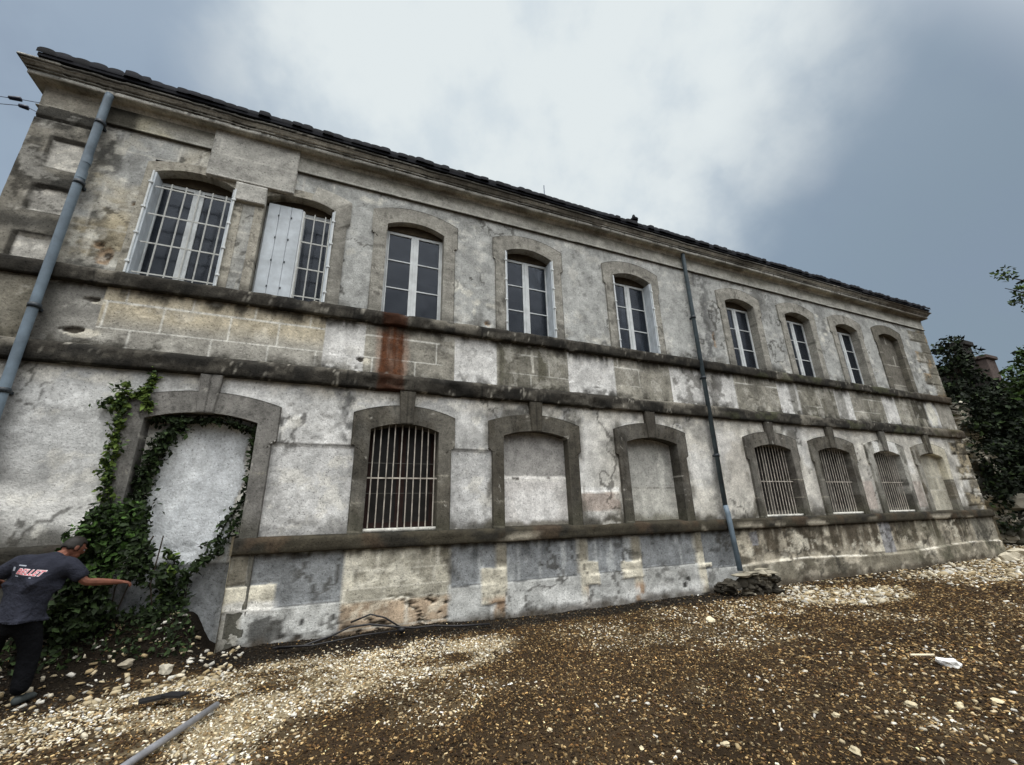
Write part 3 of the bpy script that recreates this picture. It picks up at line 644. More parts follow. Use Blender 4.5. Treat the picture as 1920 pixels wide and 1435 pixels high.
course('cornice', [(.0, 7.975), (.028, 7.98), (.03, 8.02), (.045, 8.03), (.045, 8.065), (.168, 8.07), (.170, 8.062), (.180, 8.062), (.182, 8.135), (.175, 8.137), (.175, 8.146), (.203, 8.148), (.205, 8.170), (.197, 8.172), (.197, 8.181), (.222, 8.183), (.232, 8.205), (.252, 8.228), (.268, 8.236), (.262, 8.240), (.262, 8.247), (.288, 8.249), (.290, 8.285), (.27, 8.30), (-.1, 8.33)], XL, XR, paint_cornice, B, ret_l=True, ret_r=True, seed=6, rough=.004)

# roof: canal tiles, ridge at the middle
def roof_side(sgn):
    x0, x1 = -4.76, 19.5; y0 = 6.66; yr = 12.0; slope = .40
    xs = lines(x0, x1, .025 if sgn > 0 else .1); n = len(xs); V = []; A = []
    per = np.where(xs < -3.4, .205, .17); ph = (xs-x0)/per; k = np.floor(ph); f = ph-k
    jit = (h2(k, k*0, 5)-.5)*.05; jz = (h2(k, k*0+3, 9)-.5)*.03
    amp = .012+.022*h2(k, k*0+7, 4)**2; amp = np.where(xs < -3.4, .04, amp); prof = amp*np.sqrt(np.clip(1-(2*f-1)**2, 0, 1))+.03+jz*.6
    rows = [(0, -.055)]
    nrow = 14
    ss = np.linspace(0, yr-y0, nrow+1)
    for r in range(nrow): rows += [(ss[r], 0.012), (ss[r+1], -.02)]
    ys = []
    for r, (s_, dz) in enumerate(rows):
        y = y0+s_ - (jit if s_ == 0 else 0); z = 8.382+s_*slope
        if r == 0: zz = z-.03+0*prof; y = y+.0
        else: zz = z+prof+dz
        yy = y if sgn > 0 else 24-y
        V.append(np.c_[xs, np.broadcast_to(yy, xs.shape), np.broadcast_to(zz, xs.shape)])
        t = h2(k, np.full_like(k, r//2), 3)
        A.append(np.array([.009, .010, .013])*(0.5+1.0*t)[:, None])
    V = np.concatenate(V); A = np.concatenate(A); m = len(rows)
    i, j = np.meshgrid(np.arange(m-1), np.arange(n-1), indexing='ij'); a = (i*n+j).ravel()
    F = np.c_[a, a+1, a+n+1, a+n]
    return V, F, A
V1, F1, A1 = roof_side(1); V2, F2, A2 = roof_side(-1)
roof = npmesh('roof', np.r_[V1, V2], np.r_[F1, F2+len(V1)], M['tile'], B, np.r_[A1, A2])
tile_alb = lambda V: np.tile(np.array([.011, .012, .016]), (len(V), 1))
MB().box(-4.74, 19.48, 6.68, 17.3, 8.30, 8.36).build('eaves_board', M['tile'], roof, alb=tile_alb)
for xg in (XL+.02, XR-.02):
    bm = bmesh.new(); vs = [bm.verts.new(p) for p in ((xg, 6.75, 8.318), (xg, 17.25, 8.318), (xg, 12, 10.45))]; bm.faces.new(vs)
    g = MB(); g.bm.free(); g.bm = bm; g.build('gable', M['masonry'], B, alb=lambda V: np.tile(STONE*.8, (len(V), 1)))
MB().tube([(-4.8, 12, 10.5), (7, 12, 10.5), (19.5, 12, 10.5)], .13, 8).build('ridge_tiles', M['tile'], roof, alb=tile_alb)
vent = MB().tube([(7.08, 7.62, 8.6), (7.08, 7.62, 9.42)], .075, 10).tube([(7.08, 7.62, 9.42), (7.08, 7.62, 9.47), (7.08, 7.62, 9.5), (7.08, 7.62, 9.62)], [.11, .12, .07, .03], 10)
vent.build('roof_vent', M['tile'], roof, alb=tile_alb)
MB().tube([(4.45, 8.0, 8.8), (4.45, 8.0, 10.12)], .012, 6).build('lightning_rod', M['wire'], roof)

# window and door surrounds
def arch_pts(cx, hw, z0, zs, zc, nj, na):
    """from the foot of the left jamb over the segmental arch to the foot of the right jamb"""
    L = [(cx-hw, z0+(zs-z0)*i/nj) for i in range(nj)]
    s = zc-zs; R = (hw*hw+s*s)/(2*s); th = math.asin(min(1, hw/R))
    A = [(cx+R*math.sin(t), zc-R+R*math.cos(t)) for t in np.linspace(-th, th, na+1)]
    return L + A + [(cx+hw, z0+(zs-z0)*i/nj) for i in range(nj-1, -1, -1)]
def surround(cx, hw, z0, zs, zc, o_lo, o_hi, z_ear, z_sh, z_top, proud, depth, paint, yb=None, nj=84, na=40):
    inn = arch_pts(cx, hw, z0, zs, zc, nj, na)
    # outer outline with the same number of points
    out = []
    for i in range(nj):
        z = z0+(z_sh-z0)*i/nj; out.append([-1, z])
    s = z_top-z_sh; R = (o_hi*o_hi+s*s)/(2*s); th = math.asin(min(1, o_hi/R))
    A = [(cx+R*math.sin(t), z_top-R+R*math.cos(t)) for t in np.linspace(-th, th, na+1)]
    ear = lambda z: o_hi if z > z_ear else o_lo
    o = [(cx-ear(z), z) for _, z in out] + A + [(cx+ear(z), z) for _, z in out[::-1]]
    n = len(inn); m = 14; V = []; T = []
    for (a, b), (c, d) in zip(inn, o):
        for k in range(m+1):
            t = k/m; V.append((a+(c-a)*t, YW-proud, b+(d-b)*t)); T.append(t)
    V = np.array(V); V[:, 1] -= .004*(fbm(V[:, 0]*6, V[:, 2]*6, 160, 4)-.5)*2
    F = []
    for i in range(n-1):
        for k in range(m): a = i*(m+1)+k; F.append((a, a+m+1, a+m+2, a+1))
    nb = len(V)
    # reveals and outer edges
    R_ = [(a, YW-proud+(depth+proud)*t, b) for (a, b) in inn for t in (0, .33, .66, 1)]
    for i in range(n-1):
        for k in range(3): a = nb+i*4+k; F.append((a, a+1, a+5, a+4))
    nc = nb+len(R_)
    E_ = [(c, y, d) for (c, d) in o for y in (YW-proud, YW+.02)]
    for i in range(n-1): a = nc+i*2; F.append((a, a+2, a+3, a+1))
    V = np.r_[V, np.array(R_), np.array(E_)]; T = np.r_[T, np.zeros(len(R_)), np.full(len(E_), .9)]
    al = paint(V[:, 0], V[:, 2], V[:, 1]); X, Z = V[:, 0], V[:, 2]
    if proud > .02: al = mixv(al, col(46, 43, 38), (T > .95)*sst(fbm(X*1.3+3, Z*1.6, 159, 4)+.10*(X > cx), .40, .50)*.85)
    return npmesh('window_surround', V, np.array(F), M['masonry'], B, al, False)
def vous(X, Z, cx, zc, n=9):
    """radial joints of the arch"""
    a = np.arctan2(X-cx, Z-(zc-1.6)); u = a*9.0; return (np.abs(u-np.round(u)) < .035)*(Z > zc-.12)
def p_upsur(cx, zc, base, k=1.0):
    def f(X, Z, Y):
        c = mottled(np.tile(base, (len(X), 1)), X, Z, 161, .2, .16)
        c = c*(1-.10*sst(fbm(X*3, Z*12, 162, 3), .45, .7))[:, None]
        jz = np.abs((Z-5.1)/.42-np.round((Z-5.1)/.42)) < .026
        c = mixv(c, col(190, 184, 170), (jz & (Z < 6.7) & (Y < 7.0))*.35)
        c = mixv(c, col(70, 66, 58), vous(X, Z, cx, zc)*.3)
        c = mixv(c, col(74, 70, 62), sst(fbm(X*9, Z*9, 163, 4), .66, .74)*.6)
        c = mixv(c, col(60, 56, 46), (1-sst(Z+.2*(fbm(X*5, Z*5, 164)-.5), 5.1, 5.3))*.5)
        return c
    return f
def p_losur(cx, base, pale=0.0, seed=0):
    def f(X, Z, Y):
        c = mottled(np.tile(base, (len(X), 1)), X, Z, 165+seed, .3, .25)
        c = mixv(c, BLACK*1.5, streaks(X, Z, 6, 166+seed, (.5, .7))*.45)
        c = mixv(c, col(190, 184, 170), sst(fbm(X*14, Z*14, 167+seed, 3), .80, .86)*.5)
        jz = np.abs((Z-1.4)/.42-np.round((Z-1.4)/.42)) < .026
        c = mixv(c, col(150, 142, 122), (jz & (Z < 2.6))*sst(fbm(X*2, Z*.7, 171+seed, 3), .48, .56)*.6)
        c = mixv(c, col(30, 28, 24), vous(X, Z, cx, 3.08)*.5)
        c = mixv(c, col(176, 172, 160), pale*sst(fbm(X*3, Z*2, 168+seed, 4), .42, .56))
        if seed == 6: c = mixv(c, col(206, 204, 198), rect(X, Z, 14.08, 14.34, 3.02, 3.34, .02, .03)*.85+rect(X, Z, 14.80, 15.24, 3.0, 3.5, .02, .03)*.9)
        if seed == 7: c = mixv(c, col(196, 186, 158), sst(X, 17.10, 17.16)*(Z > 2.3)*.8)
        c = mixv(c, col(62, 60, 38), (1-sst(Z+.5*(fbm(X*3, Z*3, 169)-.5), 1.4, 1.9))*.5)
        return c
    return f
for i, cx in enumerate(UP):
    if i < 2: surround(cx, .55, 5.05, 6.97, 7.11, .68, .68, 6.7, 7.12, 7.26, .012, .24, p_upsur(cx, 7.1, col(158, 150, 132)))
    else: surround(cx, .55, 5.05, 6.97, 7.11, .78, .83, 6.72, 7.23, 7.42, .03, .30 if i > 4 else .22, p_upsur(cx, 7.1, col(141, 136, 124) if i < 8 else col(104, 98, 84)))
# second window: its right half keeps the raised band
def band_half():
    pts_in = arch_pts(UP[1], .56, 5.05, 6.97, 7.11, 40, 24); n = len(pts_in)
    half = pts_in[n//2+3:]; V = []
    s = .19; R = (.83**2+s*s)/(2*s)
    for (a, b) in half:
        if b > 6.97: t = (a-UP[1])/.55; c_ = UP[1]+.83*t; d = 7.42-R+math.sqrt(max(0, R*R-(c_-UP[1])**2))
        else: d = 5.05+(7.23-5.05)*(b-5.05)/(6.97-5.05); c_ = UP[1]+(.83 if d > 6.72 else .78)
        V += [(a, YW-.03, b), (c_, YW-.03, d), (c_, YW+.02, d)]
    F = []
    for i in range(len(half)-1): a = i*3; F += [(a, a+3, a+4, a+1), (a+1, a+4, a+5, a+2)]
    V = np.array(V); npmesh('window_surround', V, np.array(F), M['masonry'], B, p_upsur(UP[1], 7.1, col(141, 136, 124))(V[:, 0], V[:, 2], V[:, 1]))
band_half()
# large patch of new ashlar between the first two windows
def p_patch(X, Z, Y):
    c = mottled(np.tile(col(166, 162, 152), (len(X), 1)), X, Z, 170, .16, .12)
    jo, to = ashlar(X, Z, -2.5, [6.7, 7.12, 7.58, 8.2], .72, 171)
    c = c*(1+.14*(to-.5))[:, None]; c = mixv(c, col(196, 192, 180), jo*.6)
    return mixv(c, col(120, 116, 106), sst(fbm(X*2, Z*5, 172), .55, .7)*.4)
def slab(name, x0, x1, z0, z1, yf, yb, step, paint, parent, taper=None):
    xs = lines(x0, x1, step); zs = lines(z0, z1, step); nx, nz = len(xs), len(zs)
    Xg, Zg = np.meshgrid(xs, zs, indexing='ij'); X = Xg.ravel(); Z = Zg.ravel()
    if taper is not None: cx = .5*(x0+x1); X = cx+(X-cx)*(taper+(1-taper)*(Z-z0)/(z1-z0))
    Yv = np.full(X.shape, yf)-.004*(fbm(X*6, Z*6, 173)-.5)
    i, j = np.meshgrid(np.arange(nx-1), np.arange(nz-1), indexing='ij'); a = (i*nz+j).ravel(); F = [tuple(q) for q in np.c_[a, a+nz, a+nz+1, a+1]]
    V = np.c_[X, Yv, Z]
    ring = [k*nz for k in range(nx)] + [(nx-1)*nz+k for k in range(1, nz)] + [k*nz+nz-1 for k in range(nx-2, -1, -1)] + [k for k in range(nz-2, 0, -1)]
    base = len(V); Vb = V[ring].copy(); Vb[:, 1] = yb; V = np.r_[V, Vb]; n = len(ring)
    for k in range(n): k2 = (k+1) % n; F.append((ring[k2], ring[k], base+k, base+k2))
    return npmesh(name, V, np.array(F), M['masonry'], parent, paint(V[:, 0], V[:, 2], V[:, 1]))
slab('stone_patch', -2.5, -1.2, 7.10, 8.07, 6.93, 7.02, .03, p_patch, B)
slab('stone_patch', -2.06, -1.60, 6.74, 7.097, 6.935, 7.02, .03, p_patch, B)

LCOL = [col(112, 108, 102), col(88, 82, 70), col(76, 70, 58), col(76, 70, 60), col(94, 88, 78), col(88, 82, 70), col(112, 108, 98), col(104, 96, 80)]
LPALE = [0.05, .1, .05, .08, .1, .15, .6, .4]
LDEP = [.22, .28, .14, .22, .26, .26, .26, .14]
for i, (cx, hw) in enumerate(zip(LO, LHW)):
    o = surround(cx, hw, 1.30 if i else -.3, 2.97, 3.085, hw+.22, hw+.28, 2.70, 3.235, 3.40, .05, LDEP[i], p_losur(cx, LCOL[i], LPALE[i], i), nj=90)
    slab('keystone', cx-.135, cx+.135, 3.07, 3.66, 6.915, 7.02, .03, p_losur(cx, LCOL[i]*(.8 if i else 1), 0, i+3), o, taper=.74)

# blind infills
def p_infill(i):
    def f(X, Z):
        base = {0: col(196, 199, 202), 2: col(196, 190, 184), 3: col(182, 178, 166), 7: col(176, 168, 146), 'u': col(104, 98, 86)}[i]
        c = mottled(np.tile(base, (len(X), 1)), X, Z, 180, .14, .10)
        if i == 0:
            c = mixv(c, col(212, 214, 218), sst(fbm(X*2, Z*2, 181, 4), .5, .65)*.6)
            ed = np.minimum(X+2.55, -1.12-X)+.22*(fbm(X*1.5, Z*1.8, 182, 4)-.5)
            c = mixv(c, col(214, 206, 190), (1-sst(ed, .20, .21))*.8)
            c = mixv(c, col(120, 110, 96), (sst(ed, .195, .205)*(1-sst(ed, .21, .22)))*.6)
            c = mixv(c, CEM*.95, (1-sst(Z, 1.06, 1.08))*.9)
        if i == 2:
            c = mixv(c, col(142, 138, 132), sst(Z, 2.24, 2.27)*.8); c = mixv(c, col(216, 210, 200), rect(X, Z, 2.7, 4.1, 2.17, 2.27, .015, .02)*.6)
            c = mixv(c, col(66, 60, 52), rect(X, Z, 2.95, 3.75, 2.205, 2.25, .01, .02, 3, 9)*sst(fbm(X*9, Z*3, 183, 3), .48, .56)*.9)
            c = mixv(c, col(222, 216, 210), blob(X, Z, 3.4, 1.75, .6, .35, 184, 3)*.5)
            c = mixv(c, col(92, 84, 62), (1-sst(Z+.2*(fbm(X*4, Z*4, 185)-.5), 1.42, 1.5))*.8)
        if i == 3:
            c = mixv(c, col(150, 148, 142), sst(Z, 2.06, 2.1)*.5); c = mixv(c, col(70, 66, 58), rect(X, Z, 5, 7, 2.055, 2.075, .006, .01)*.7)
            c = mixv(c, col(206, 202, 190), blob(X, Z, 6.5, 2.4, .12, .5, 186, 3)*.6); c = mixv(c, col(98, 92, 66), (1-sst(Z+.2*(fbm(X*4, Z*4, 185)-.5), 1.42, 1.62))*.7)
        if i in (7, 'u'):
            jo, to = ashlar(X, Z, 16, [1.2, 1.98, 2.38, 3.2] if i == 7 else [5.0, 5.35, 5.7, 6.05, 6.4, 6.8, 7.2], .7, 187)
            c = c*(1+.35*(to-.5))[:, None]; c = mixv(c, col(186, 180, 164), jo*.7)
            if i == 'u': c = mixv(c, col(170, 164, 150), (1-sst(Z+.4*(fbm(X*3, Z*3, 188)-.5), 5.2, 5.5))*.6)
            else: c = mixv(c, col(118, 114, 98), rect(X, Z, 16, 17.2, 2.0, 2.38, .02, .02)*.5+rect(X, Z, 16, 17.0, 2.38, 3.1, .02, .02)*.35)
        return c
    return f
def infill(i, cx, hw, z0, z1, y):
    d = (lambda X, Z: disp_common(X, Z, .006) - .012*(Z > 2.24)) if i == 2 else (lambda X, Z: disp_common(X, Z, .006))
    if i == 0: d = lambda X, Z: disp_common(X, Z, .006) + .012*sst(np.minimum(X+2.55, -1.12-X)+.22*(fbm(X*1.5, Z*1.8, 182, 4)-.5), .20, .215) - .015*(Z < 1.07)
    return sheet('blocked_opening', lines(cx-hw-.02, cx+hw+.02, .025 if cx < 8 else .05), lines(z0, z1, .025), y, p_infill(i), (), B, d)
infill(0, LO[0], .67, -.3, 3.12, 7.19); infill(2, LO[2], .67, 1.36, 3.12, 7.12); infill(3, LO[3], .67, 1.36, 3.12, 7.20)
infill(7, LO[7], .66, 1.36, 3.12, 7.11); infill('u', UP[8], .55, 5.04, 7.14, 7.13)

# rooms behind the windows
room = MB()
for a, b, z0, z1 in ((XL+.3, XR-.3, 4.9, 7.9), (XL+.3, XR-.3, .2, 3.6)):
    room.box(a, b, 10.5, 10.6, z0, z1).box(a, b, 7.32, 10.5, z0-.05, z0).box(a, b, 7.32, 10.5, z1, z1+.05)
    for xw in (-4.4, -1.8, -.1, 2.2, 4.8, 8.0, 11.0, 13.35, 15.7, 19.0): room.box(xw, xw+.08, 7.32, 10.5, z0, z1)
room.build('interior', M['interior'], B)

# upper windows
def upper_window(i, cx, y, shut, curtain):
    z0, z1 = 5.10, 6.93; hw = .54
    f = MB(); f.box(cx-hw-.03, cx-hw+.03, y, y+.06, z0, z1).box(cx+hw-.03, cx+hw+.03, y, y+.06, z0, z1)
    f.box(cx-hw+.03, cx+hw-.03, y+.002, y+.058, z0, z0+.03).box(cx-hw+.03, cx+hw-.03, y+.002, y+.058, 6.90, z1)
    w = f.build('window', M['white_paint'], B)
    for s in (-1, 1):
        a, b = (cx-hw+.032, cx-.003) if s < 0 else (cx+.003, cx+hw-.032)
        k = MB(); k.box(a, a+(.022 if s < 0 else .07), y-.012, y+.04, z0+.032, 6.898).box(b-(.07 if s < 0 else .022), b, y-.012, y+.04, z0+.032, 6.898)
        k.box(a, b, y-.008, y+.036, z0+.033, z0+.062).box(a, b, y-.008, y+.036, 6.865, 6.896)
        for zb in () if i < 2 else (5.70, 6.29): k.box(a, b, y-.004, y+.03, zb-.010, zb+.010)
        k.build('casement', M['white_paint'], w)
    me = MB(); me.box(cx-hw+.035, cx+hw-.035, y+.012, y+.016, z0+.035, 6.89); me.build('pane', M['glass'], w)
    MB().box(cx-.022, cx+.022, y-.026, y-.012, z0+.03, 6.895, .004).build('cover_strip', M['white_paint'], w)
    MB().box(cx-.62, cx+.62, y-.02, y+.25, 6.932, 7.16).build('lintel', M['lintel'], w)
    if curtain:
        xs = np.linspace(cx-.5, cx+.5, 60); V = []
        for x in xs: V += [(x, y+.16+.02*math.sin(x*40), 5.15), (x, y+.16+.02*math.sin(x*40), 6.97)]
        F = [(2*k, 2*k+2, 2*k+3, 2*k+1) for k in range(59) if k < curtain[0] or k > curtain[1]]
        npmesh('curtain', V, F, M['curtain'], w)
    for s in shut:
        xa = cx-.552 if s < 0 else cx+.552-.035
        for n_, (ya, yb) in enumerate(((6.955, 7.06), (7.063, y-.004))):
            MB().box(xa, xa+.035, ya, yb, 5.09, 6.93, .003).build('shutter', M['shutter_paint'], w)
        hg = MB(); xo = cx+s*.556
        hg.box(xo-.012, xo+.012, 6.935, 6.953, 5.09, 6.94)
        for zz in (5.28, 5.78, 6.25, 6.72): hg.box(xo-.028, xo+.028, 6.925, 6.955, zz-.018, zz+.018, .005)
        hg.build('hinge', M['white_paint'], w)
    return w
for i, cx in enumerate(UP[:8]):
    y = 7.13 if i == 2 else 7.19
    w = upper_window(i, cx, y, {0: (-1, 1), 1: (1,), 3: (-1, 1), 4: (-1, 1)}.get(i, ()), {5: (22, 38), 4: (-1, 44), 6: (12, 99), 7: (8, 99)}.get(i))
    if i == 1:
        lf = MB(); xa = -1.565
        for k in range(3): lf.box(xa+k*.178, xa+k*.178+.174, 7.085, 7.115, 5.11, 6.93, .004)
        lf.build('shutter', M['shutter_paint'], w)
        for zz in (5.3, 5.8, 6.25, 6.7):
            for q in (0.16, .36): MB().box(xa+q, xa+q+.02, 7.075, 7.085, zz-.02, zz+.02, .004).build('stud', M['pipe_ring'], w)
        MB().box(-1.03, -1.0, 7.08, 7.12, 5.11, 6.9, .003).build('shutter_rail', M['white_paint'], w)
def grille(name, xs, z0, z1, rails, x0, x1, y, r, mat, knob=None, arch=None):
    g = MB()
    for x in xs:
        zt = z1 if arch is None else arch(x)
        g.tube([(x, y, z0), (x, y, zt)], r, 6)
    for z in rails: g.box(x0, x1, y-.006, y+.006, z-.011, z+.011)
    return g.build(name, M[mat], B)
grille('window_grille', [-2.90, -2.71, -2.53, -2.35, -2.16], 5.06, 6.78, [5.14, 5.66, 6.17, 6.68], -3.10, -2.08, 6.985, .011, 'grille_paint')
grille('window_grille', [-.985, -.82, -.645, -.56], 5.06, 6.80, [5.15, 5.68, 6.20, 6.70], -1.0, -.53, 6.985, .011, 'grille_paint')
# lower barred windows
def lower_window(i, cx, hw, n, y, mat):
    yg = 7.03 if i == 1 else 7.08
    a = cx-hw+.07; b = cx+hw-.05 if i == 1 else cx+hw-.10
    xs = [a+(b-a)*k/(n-1) for k in range(n)]
    s_ = .115; R = (hw*hw+s_*s_)/(2*s_)
    g = grille('window_grille', [x+random.uniform(-.006, .006) for x in xs], 1.39, 3.0, [2.20], cx-hw-.01, cx+hw+.01, yg, .0095, mat, arch=lambda x: 3.085-R+math.sqrt(R*R-(x-cx)**2)+.01)
    MB().box(cx-hw, cx+hw, yg-.003, yg+.003, 1.958, 1.966).box(cx-hw, cx+hw, yg-.003, yg+.003, 2.432, 2.440).build('thin_rail', M['grey_wood'], g)
    f = MB(); z0, z1 = 1.44, 3.10; yw = y
    f.box(cx-hw+.01, cx-hw+.07, yw, yw+.06, z0, z1).box(cx+hw-.07, cx+hw-.01, yw, yw+.06, z0, z1).box(cx-.07, cx-.01, yw-.01, yw+.05, z0, z1).box(cx+.0, cx+.06, yw-.01, yw+.05, z0, z1)
    f.box(cx-hw+.07, cx+hw-.07, yw+.002, yw+.05, z0, z0+.08).box(cx-hw+.07, cx+hw-.07, yw+.002, yw+.05, 2.2, 2.24)
    w = f.build('window', M['rust_wood' if i == 1 else 'grey_wood'], B)
    MB().box(cx-hw+.05, cx+hw-.05, yw+.02, yw+.025, z0+.05, z1).build('pane', M['dark_pane'], w)
    slab('sill', cx-hw, cx+hw, 1.385, 1.435, 6.99, 7.3, .03, lambda X, Z, Y: mottled(np.tile(col(190, 186, 174), (len(X), 1)), X, Z, 190, .3, .3), w)
for i, n in ((1, 10), (4, 12), (5, 12), (6, 12)): lower_window(i, LO[i], LHW[i], n, 7.26, 'rusty_iron')

# downpipes
def downpipe(pts, r, mat, rings, label):
    p = MB().tube(pts, r, 14).build('downpipe', M[mat], B, True); p['label'] = label
    for (x, y, z) in rings:
        MB().tube([(x, y, z-.03), (x, y, z+.03)], r+.013, 14).build('collar', M['pipe_ring'], p, True)
        MB().box(x-.02, x+.02, y, 7.0, z-.02, z+.02).build('bracket', M['pipe_ring'], p)
    return p
pa = downpipe([(-3.90, 6.84, 8.08), (-3.915, 6.85, 8.0), (-3.90, 6.855, 3.0), (-3.90, 6.855, -.1)], .054, 'pipe_blue', [(-3.905, 6.853, 7.5), (-3.90, 6.855, 6.36), (-3.90, 6.855, 4.36), (-3.90, 6.855, 3.2)], 'fat blue grey downpipe near the left corner')
for z in (6.50, 6.78, 3.0): MB().tube([(-3.906, 6.8535, z-.07), (-3.906, 6.8535, z+.07)], .059, 24).build('sleeve', M['pipe_blue'], pa)
pb = downpipe([(7.9, 6.90, 8.08), (7.9, 6.90, 8.0), (7.88, 6.90, 1.62)], .05, 'pipe_dark', [(7.89, 6.9, 6.2), (7.885, 6.9, 4.6), (7.88, 6.9, 2.75)], 'slim dark downpipe in the middle of the wall')
MB().tube([(7.88, 6.90, 1.66), (7.87, 6.86, 1.50), (7.78, 6.72, .38)], .054, 12).build('shoe', M['pipe_blue'], pb, True)

# ------------------------------------------------------------------ ground
def gh(x, y):
    bank = .46*sst(y, 6.2, 7.0)*(1-sst(x+.14*(fbm(x*3, y*3, 207, 4)-.5), -1.62, -1.26)) + .07*sst(y, 6.5, 7.0)*(1-sst(x, 1.5, 3.0))
    n = .05*(fbm(x*.7, y*.7, 201, 4)-.5) + .035*(fbm(x*3, y*3, 203, 4)-.5)
    near = sst(80-np.hypot(x, y), 0, 40)
    rub = .10*(fbm(x*5, y*5, 205, 4)-.4)*sst(y, 5.9, 6.6)*(1-sst(x, -.9, -.3))
    return bank + (n+rub)*near - .02
def poly_mask(x, y, P, soft):
    ins = np.zeros(x.shape, bool); dmin = np.full(x.shape, 1e9)
    for (x0, y0), (x1, y1) in zip(P, P[1:]+P[:1]):
        c = ((y0 > y) != (y1 > y)) & (x < (x1-x0)*(y-y0)/((y1-y0) if y1 != y0 else 1e-9)+x0); ins ^= c
        t = np.clip(((x-x0)*(x1-x0)+(y-y0)*(y1-y0))/((x1-x0)**2+(y1-y0)**2), 0, 1)
        dmin = np.minimum(dmin, np.hypot(x-x0-t*(x1-x0), y-y0-t*(y1-y0)))
    return sst(np.where(ins, dmin, -dmin), -soft, soft)
PALEP = [(-4.5, 5.3), (-2.5, 5.65), (-1.7, 5.95), (-.8, 6.3), (.3, 6.6), (1.2, 6.5), (2.2, 6.25), (2.5, 5.9), (1.7, 5.25), (.5, 4.9), (-.3, 4.5), (-.4, 3.9), (-.9, 3.2), (-4.5, 3.0)]
def ground_masks(x, y):
    wx = x+.5*(fbm(x*1.1, y*1.1, 211, 4)-.5); wy = y+.5*(fbm(x*1.1, y*1.1, 213, 4)-.5)
    pale = poly_mask(wx, wy, PALEP, .22)*sst(fbm(x*1.4, y*2.0, 215, 4), .30, .50)
    pr = 1-sst(np.hypot((wx-9.1)/1.7, (wy-5.6)/.75), .65, 1.1)
    fr = sst(wx, 11.4, 13.5)*sst(wy, 4.6, 5.0)
    pr2 = .35*sst(fbm(x*.9, y*.9, 217, 4), .55, .68)
    dark = sst(y+.35*(fbm(x*1.3, y*1.3, 219, 4)-.5), 6.25, 6.55)*(1-.6*sst(x, 6.5, 9))*(1-sst(x, 15, 17)) + .8*(1-sst(x, -2.3, -1.6))*sst(y, 5.5, 6.1)  # dark soil by the wall, deepened at the left to stand for shade
    return np.clip(pale, 0, 1), np.clip(np.maximum(np.maximum(pr*.8, fr*.9), pr2), 0, 1), np.clip(dark, 0, 1)
def ground_alb(x, y):
    c = mottled(np.tile(lin((54, 44, 32)), (len(x), 1)), x*2, y*2, 221, .5, .5)
    p, r, d = ground_masks(x, y)
    c = mixv(c, lin((150, 138, 112)), p*.85*sst(fbm(x*2.2, y*2.2, 225, 5, .6), .38, .58)); c = mixv(c, lin((124, 110, 84)), r*.6)
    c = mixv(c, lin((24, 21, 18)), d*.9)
    return c
gx = lines(-260, 300, lambda q: .06 if -5 < q < 8 else (.12 if q < 14 and q > -8 else (.4 if -12 < q < 30 else 12)), [-12, -8, -5, 8, 14, 30])
gy = lines(-220, 320, lambda q: .06 if 1 < q < 7.2 else (.3 if -4 < q < 16 else 12), [-4, 1, 7.2, 16])
Xg, Yg = np.meshgrid(gx, gy, indexing='ij'); X = Xg.ravel(); Y = Yg.ravel(); ny = len(gy)
i_, j_ = np.meshgrid(np.arange(len(gx)-1), np.arange(ny-1), indexing='ij'); a_ = (i_*ny+j_).ravel()
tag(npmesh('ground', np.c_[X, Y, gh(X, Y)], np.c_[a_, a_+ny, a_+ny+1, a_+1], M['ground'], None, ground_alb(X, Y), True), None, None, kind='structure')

def scatter(x, y, size, colors, flat, name):
    n = len(x)
    base = np.array([[-1, -.6, -.5], [1, -.7, -.5], [.9, .6, -.5], [-.8, .7, -.5], [-.7, -.45, .5], [.75, -.4, .5], [.6, .5, .5], [-.55, .4, .5]])
    v = base[None]*(1+.35*rng.uniform(-1, 1, (n, 8, 3)))
    asp = rng.uniform(.28, 1.0, n); sc = np.stack([size, size*asp, size*flat*rng.uniform(.6, 1.5, n)], 1)*.5
    v = v*sc[:, None, :]
    a = rng.uniform(0, 2*np.pi, n); tl = rng.normal(0, .35, n)
    c, s = np.cos(tl), np.sin(tl); vx = v[..., 0]*c[:, None]-v[..., 2]*s[:, None]; vz = v[..., 0]*s[:, None]+v[..., 2]*c[:, None]
    c, s = np.cos(a), np.sin(a); wx = vx*c[:, None]-v[..., 1]*s[:, None]; wy = vx*s[:, None]+v[..., 1]*c[:, None]
    z = gh(x, y)+size*flat*.3
    V = np.stack([wx+x[:, None], wy+y[:, None], vz+z[:, None]], 2).reshape(-1, 3)
    f = np.array([[0, 3, 2, 1], [4, 5, 6, 7], [0, 1, 5, 4], [1, 2, 6, 5], [2, 3, 7, 6], [3, 0, 4, 7]])
    F = (f[None]+8*np.arange(n)[:, None, None]).reshape(-1, 4)
    A = np.repeat(colors, 8, 0)
    return npmesh(name, V, F, M['chips'], None, A)
def pts_in(n, x0, x1, y0, y1): return rng.uniform(x0, x1, n), rng.uniform(y0, y1, n)
xs, ys, sz = [], [], []
for n, x0, x1, y0, y1, s0, s1 in ((105000, -4.6, 5, 2.0, 7.0, .013, .036), (40000, 5, 11, 1.0, 7.0, .018, .05), (16000, 11, 19.5, 1.0, 7.0, .03, .075), (9000, 19.5, 34, 1.0, 11.0, .05, .12), (9000, 1.0, 5, .6, 2.0, .014, .034)):
    a, b = pts_in(n, x0, x1, y0, y1); xs.append(a); ys.append(b); sz.append(s0+(s1-s0)*rng.uniform(0, 1, n)**2)
xs = np.concatenate(xs); ys = np.concatenate(ys); sz = np.concatenate(sz)
P_, R_, D_ = ground_masks(xs, ys)
